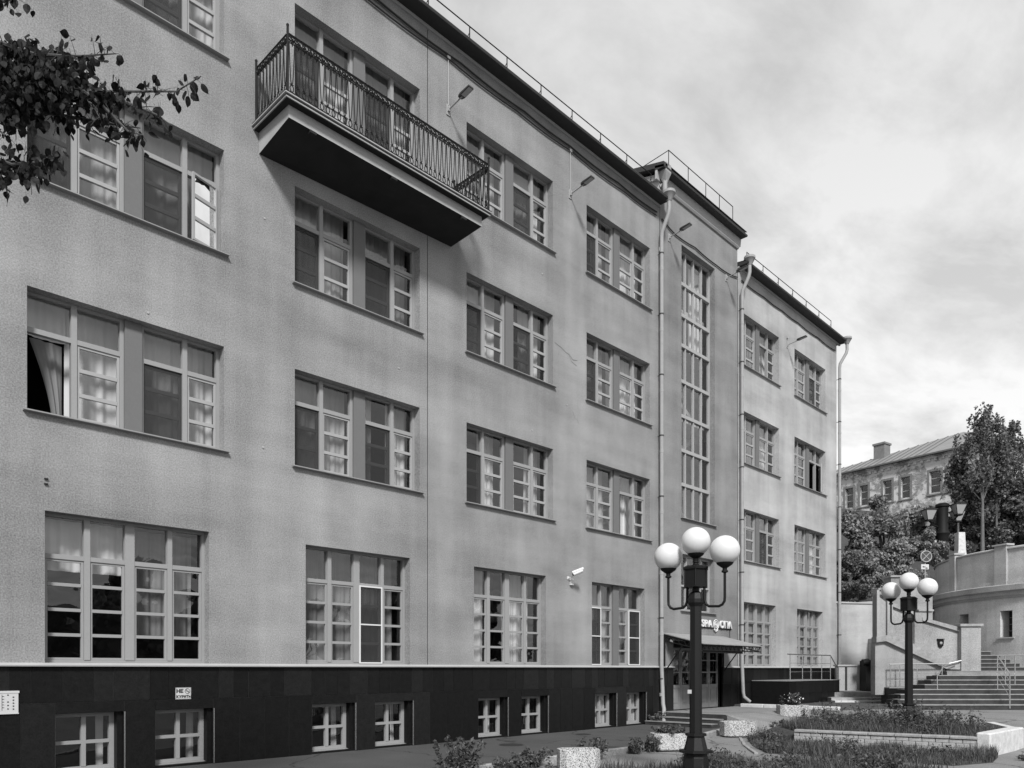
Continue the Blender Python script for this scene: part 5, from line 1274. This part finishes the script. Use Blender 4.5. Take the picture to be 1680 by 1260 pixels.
tr_at(1545, 925, 800, 50, 90, 17100, 0.13, M_LEAFT, lab='broad tree behind the four lantern column', group=G, clumps=30)
tr_at(1600, 915, 800, 47, 110, 20900, 0.13, M_LEAFD, lab='dark dense tree right of the lantern column', group=G, clumps=34)
tr_at(1662, 910, 790, 46, 110, 22800, 0.13, M_LEAFD, lab='dark spreading tree behind the tower parapet at the right edge', group=G, clumps=34)
tr_at(1700, 900, 745, 48, 100, 15200, 0.13, M_LEAFD, lab='dark tree cut by the right edge of the picture', group=G, clumps=28)
tr_at(1520, 930, 868, 40, 60, 7600, 0.101, M_LEAFT, lab='small bush behind the left end of the tower parapet', group=G, clumps=18)
tr_at(1612, 815, 658, 45, 155, 10000, .10, M_LEAFD, bark=M_BIRCH, trunk_r=.12, lab='tall drooping birch rising above the brick house roof', name='birch_tree', taper=.72, clumps=120, clump_r=.10, droop=.45)
tr_at(1572, 812, 735, 46, 50, 5700, 0.108, M_LEAFD, bark=M_BIRCH, trunk_r=.08, lab='lower birch left of the tall one in front of the house', name='birch_tree', taper=.8, clumps=22, droop=.3)
tr_at(1662, 775, 683, 46, 34, 3420, 0.101, M_LEAFD, bark=M_BIRCH, trunk_r=.08, lab='slender birch right of the tall one above the house gable', name='birch_tree', taper=.8, clumps=30, clump_r=.16, droop=.4)
tr_at(1635, 810, 735, 45.5, 70, 9500, 0.108, M_LEAFD, bark=M_BIRCH, trunk_r=.09, lab='bushy birch below the slender one beside the house corner', name='birch_tree', taper=.8, clumps=26, droop=.3)
# mesh fence on the retaining wall
mf = thing('mesh_fence', 'dark wire mesh fence along the top of the retaining wall', 'fence', W(16.0, 34.8, 4.6), RF_ROT)
fm_ = MB(); x0f, x1f = pt(1374,0,34.8)[0]-16, pt(1443,0,34.8)[0]-16
k = x0f
while k < x1f: fm_.tube([(k,0,0),(k,0,.85)], .006, 3); k += .07
for z in (.03,.2,.4,.6,.8): fm_.tube([(x0f,0,z),(x1f,0,z)], .008, 4)
add('wire_mesh', fm_, M_IRON, mf)['kind'] = 'stuff'
for k in range(3): add('fence_post', MB().tube([(0,0,-.05),(0,0,.95)], .03, 8), M_IRON, mf, (x0f+(x1f-x0f)*k/2, .03, 0))
# lantern column
lc_F = 43.0
lc = thing('lantern_column', 'thick dark column carrying four square lanterns behind the tower parapet', 'street lamp', W(pt(1546,0,lc_F)[0], lc_F, 5.5), RF_ROT)
zt = EYE+(1097.5-826)*lc_F/1256.7-5.5
add('column', MB().lathe([(.34,-1),(.31,zt-1.9),(.40,zt-1.7),(.30,zt-1.5),(.30,zt-.25),(.36,zt-.2),(.36,zt-.08),(.25,zt)], 20).mesh('column', True), M_IRON, lc)
for (dx, dy, dz) in ((-.86,-.2,-.95),(-.55,.7,-1.15),(.56,-.6,-.72),(1.02,.3,-.92)):
    a = add('lantern', MB().rings([[(-.14,-.14,0),(.14,-.14,0),(.14,.14,0),(-.14,.14,0)], [(-.30,-.30,.52),(.30,-.30,.52),(.30,.30,.52),(-.30,.30,.52)]], True), M_FRAMEL, lc, (dx, dy, zt+dz))
    add('lantern_top', MB().rings([[(-.34,-.34,.52),(.34,-.34,.52),(.34,.34,.52),(-.34,.34,.52)], [(-.33,-.33,.57),(.33,-.33,.57),(.33,.33,.57),(-.33,.33,.57)], [(-.08,-.08,.66),(.08,-.08,.66),(.08,.08,.66),(-.08,.08,.66)]]), M_IRON, a)
    bars_ = MB()
    for sx_ in (-1,1):
        for sy_ in (-1,1): bars_.tube([(sx_*.145,sy_*.145,0),(sx_*.305,sy_*.305,.52)], .018, 4)
    bars_.box(-.16,.16,-.16,.16,-.08,0); add('lantern_frame', bars_, M_IRON, a)
    add('bracket', MB().tube([(0,0,-.05),(-dx*.3,-dy*.3,-.3),(-dx*.8,-dy*.8,-.4)], .04, 6), M_IRON, a)
# no stopping sign
sgF = 33.5
rs = thing('no_stopping_sign', 'round no stopping road sign with a small arrow plate on a thin pole', 'road sign', W(pt(1518.5,0,sgF)[0], sgF, 3.6), RF_ROT)
zc = EYE+(1097.5-913)*sgF/1256.7-3.6
add('pole', MB().tube([(0,.04,0),(0,.04,zc+.35)], .022, 8), M_FRAMEL, rs)
dsk = MB().lathe([(.25,0),(.25,.012)], 28); add('disc', dsk, mat('sign_blue_grey', .06, .5), rs, (0.02, .01, zc), (rad(90), 0, 0))
add('rim_and_cross', MB().tube([(.235*math.cos(t), -.012, .235*math.sin(t)) for t in [2*math.pi*k/28 for k in range(29)]], .024, 6, cap=False).tube([(-.15,-.012,-.15),(.15,-.012,.15)], .018, 5).tube([(-.15,-.012,.15),(.15,-.012,-.15)], .018, 5), M_FRAMEL, rs, (.02, 0, zc))
add('arrow_plate', MB().box(-.17,.17,0,.015,-.11,.11), M_PAPER, rs, (-.02, 0, zc-.45))
ar = MB().prof_y([(-.13,.0),(-.05,.04),(-.05,.01),(.02,.01),(.02,-.02),(-.05,-.02),(-.05,-.04)], -.004, -.001).prof_y([(.13,-.06),(.05,-.02),(.05,-.045),(.0,-.045),(.0,-.07),(.05,-.07),(.05,-.09)], -.004, -.001)
add('arrows', ar, M_INK, rs, (-.02, 0, zc-.45))
# weathered pale pillar behind the parapet
wp = thing('weathered_pillar', 'crumbling whitewashed pillar stub with plants right of the lantern column', 'pillar', W(pt(1574,0,41)[0], 41, 5.8), RF_ROT)
zt2 = EYE+(1097.5-874)*41/1256.7-5.8
add('pillar_body', MB().rings([[(-.36,-.3,0),(.42,-.3,0),(.42,.3,0),(-.36,.3,0)], [(-.30,-.28,zt2*.45),(.30,-.28,zt2*.45),(.30,.28,zt2*.45),(-.30,.28,zt2*.45)], [(-.16,-.2,zt2*.7),(.24,-.2,zt2*.7),(.24,.2,zt2*.7),(-.16,.2,zt2*.7)], [(-.14,-.18,zt2),(.20,-.18,zt2),(.20,.18,zt2),(-.14,.18,zt2)]]), M_PAINTKERB, wp)

# ------------------------------------------------------------------ overhanging tree at the top left
ln = thing('overhanging_tree', 'leafy branches of a tree reaching in from the left edge near the camera', 'tree', W(-10.5, 5.2, -.12), RF_ROT)
lR, lF, lz = -10.5, 5.2, -.12
def LP(u, v, F): a = pt(u, v, F); return Vector((a[0]-lR, a[1]-lF, a[2]-lz))
FB = 6.4
limbs = [
 [(-330,420,6.6),(-200,250,6.5),(-60,110,6.4),(0,70,6.3),(60,90,6.3),(130,92,6.3),(190,88,6.3)],
 [(-200,250,6.5),(-60,170,6.4),(40,150,6.35),(140,150,6.3),(230,150,6.2),(290,150,6.2),(330,125,6.15)],
 [(-60,170,6.4),(30,180,6.5),(110,190,6.45),(190,205,6.4),(230,210,6.35)],
 [(-120,230,6.4),(-30,250,6.35),(20,270,6.3),(70,265,6.3),(100,262,6.3)],
 [(-60,170,6.4),(-20,200,6.3),(0,215,6.3),(15,228,6.3)],
 [(-30,250,6.35),(0,290,6.3),(10,310,6.3)],
 [(140,150,6.3),(170,175,6.25),(210,215,6.25),(235,222,6.2)],
 [(150,150,6.3),(200,165,6.2),(260,190,6.2),(280,205,6.2)],
 [(-80,40,6.3),(-30,10,6.3),(15,0,6.3),(30,-8,6.3)],
 [(40,110,6.35),(90,140,6.3),(150,170,6.3),(165,195,6.3)]]
tk = MB().tube([(0,0,-.3),(.05,0,2.0),(.1,.05,4.2),(.15,.1,5.2)], .20, 10, .12)
tk.tube([(.1,.05,4.2),(1.0,.6,5.0),LP(-330,420,6.6)], .09, 8, .04)
add('trunk', tk, M_BARK, ln)
tw = MB(); cand = []
rl = random.Random(5)
for i, Lb in enumerate(limbs):
    P_l = [LP(*p) for p in Lb]; r0 = .03 if i == 0 else .018
    tw.tube(P_l, r0, 6, .004)
    segs = [(P_l[k], P_l[k+1], Lb[k], Lb[k+1]) for k in range(len(P_l)-1)]
    for (a, b, la, lb) in segs:
        Lg = (b-a).length; nn = int(Lg*46)
        if lb[0] < -25: nn = int(nn*.3)
        for _ in range(nn):
            t = rl.random(); p = a.lerp(b, t)
            d = Vector((rl.gauss(0,1), rl.gauss(0,1), rl.gauss(-.3,1))).normalized(); tl = rl.uniform(.04, .17)
            if la[0] > 250: tl *= .7
            e = p + d*tl; tw.tube([p, (p+e)/2+Vector((0,0,.01)), e], .0028, 4, .0012)
            cand.append(e)
            if rl.random() < .45: cand.append((p+e)/2 + Vector((rl.gauss(0,.02), rl.gauss(0,.02), rl.gauss(0,.02))))
# dense heart of the spray
for _ in range(1250):
    u = rl.betavariate(1.1, 2.2)*175-8; v = 132 + rl.gauss(0, 1)*(38 - u*.11); 
    if 60 < v < 214: cand.append(LP(u, v, rl.uniform(6.1, 6.8)))
for _ in range(120):
    u = rl.uniform(-5, 105); cand.append(LP(u, 272-.08*u+rl.gauss(0, 1)*(20-.1*u), rl.uniform(6.1, 6.6)))
add('branches', tw, M_BARK, ln)
def leaf_mesh(seed):
    r = random.Random(seed); m_ = MB(); L0, w0 = 1.0, .78
    out = [(0,0),(.10,.22),(.28,.40),(.50,.42),(.72,.30),(.90,.12),(1.02,0)]
    up = [(x, y*w0*1.15, .10*y + .05*math.sin(x*5+seed)) for x, y in out]; mid = [(x, 0, -.03*math.sin(x*3)) for x, _ in out]; dn_ = [(x, -y*w0*1.15*r.uniform(.9,1.05), .10*y) for x, y in out]
    for k in range(len(out)-1): m_.quad(mid[k], mid[k+1], up[k+1], up[k]); m_.quad(mid[k+1], mid[k], dn_[k], dn_[k+1])
    m_.tube([(0,0,0),(-.22,0,.02),(-.42,.02,.08)], .012, 3)
    return m_.mesh('leaf')
LM = [leaf_mesh(s) for s in range(4)]
rl.shuffle(cand)
vis = [c for c in cand if (lambda R_, F_, z_: -10 < 840+R_/F_*1256.7)(c.x+lR, c.y+lF, 0)]; hid = [c for c in cand if c not in vis]
def leaf_mat(c):
    s = .076*rl.uniform(.7, 1.2)
    M_ = Matrix.Translation(c) @ (Matrix.Rotation(rl.uniform(0, 6.28), 4, 'Z') @ Matrix.Rotation(rl.gauss(1.1, .5), 4, 'Y') @ Matrix.Rotation(rl.uniform(-1.5, 1.5), 4, 'X')) @ Matrix.Scale(s, 4)
    return M_
for c in vis[:300]:
    o = add('leaf', rl.choice(LM), M_LEAF, ln); o.matrix_local = leaf_mat(c)
rest = MB()
for c in vis[300:] + hid[:150]:
    M_ = leaf_mat(c); me0 = LM[rl.randrange(4)]; n0 = len(rest.v)
    rest.v += [tuple(M_ @ v_.co) for v_ in me0.vertices]; rest.f += [tuple(n0+i for i in p.vertices) for p in me0.polygons]
add('leaves', rest, M_LEAF, ln)['kind'] = 'stuff'

# ------------------------------------------------------------------ what the ground floor windows reflect: the far side of the square
op = thing('opposite_building', 'low house across the square, seen reflected in the ground floor windows', 'building', (24, -31, -.12))
ob = MB().box(-14, 6, -9, 0, 0, 5.2); add('wall', ob, mat('dark_render', .06, .9, var=.3), op)
add('roof', MB().prof_x([(-9.5,5.2),(.5,5.2),(-4.5,7.4)], -14.5, 6.5), M_ROOF, op)
for k in range(6): add('window', MB().box(0,1.3,0,.05,0,1.7), M_IRON, op, (-13+3.1*k, .0, 1.4))
far_ = [(4, -23, 7.0, 'leafy tree left of the low house across the square, seen in window reflections'), (11.5, -23, 7.6, 'leafy tree before the left end of the low house across the square'),
        (17.5, -22, 8.2, 'tallest leafy tree before the middle of the low house across the square'), (23, -23, 7.2, 'leafy tree before the door side of the low house across the square'),
        (29, -22, 7.8, 'leafy tree before the right end of the low house across the square'), (36, -20, 7.0, 'first leafy tree right of the low house across the square'),
        (43, -18, 7.5, 'last leafy tree in the row across the square, farthest from the low house')]
for (x, y, H_, lab_) in far_:
    F_ = x*CC+y*SS; R_ = x*SS-y*CC
    tree(lab_, R_, F_, -.12, H_, (0,0,H_*.55,4.2,3.4,H_*.45), 5000, .34, M_LEAFD, group='trees across the square', clumps=20)
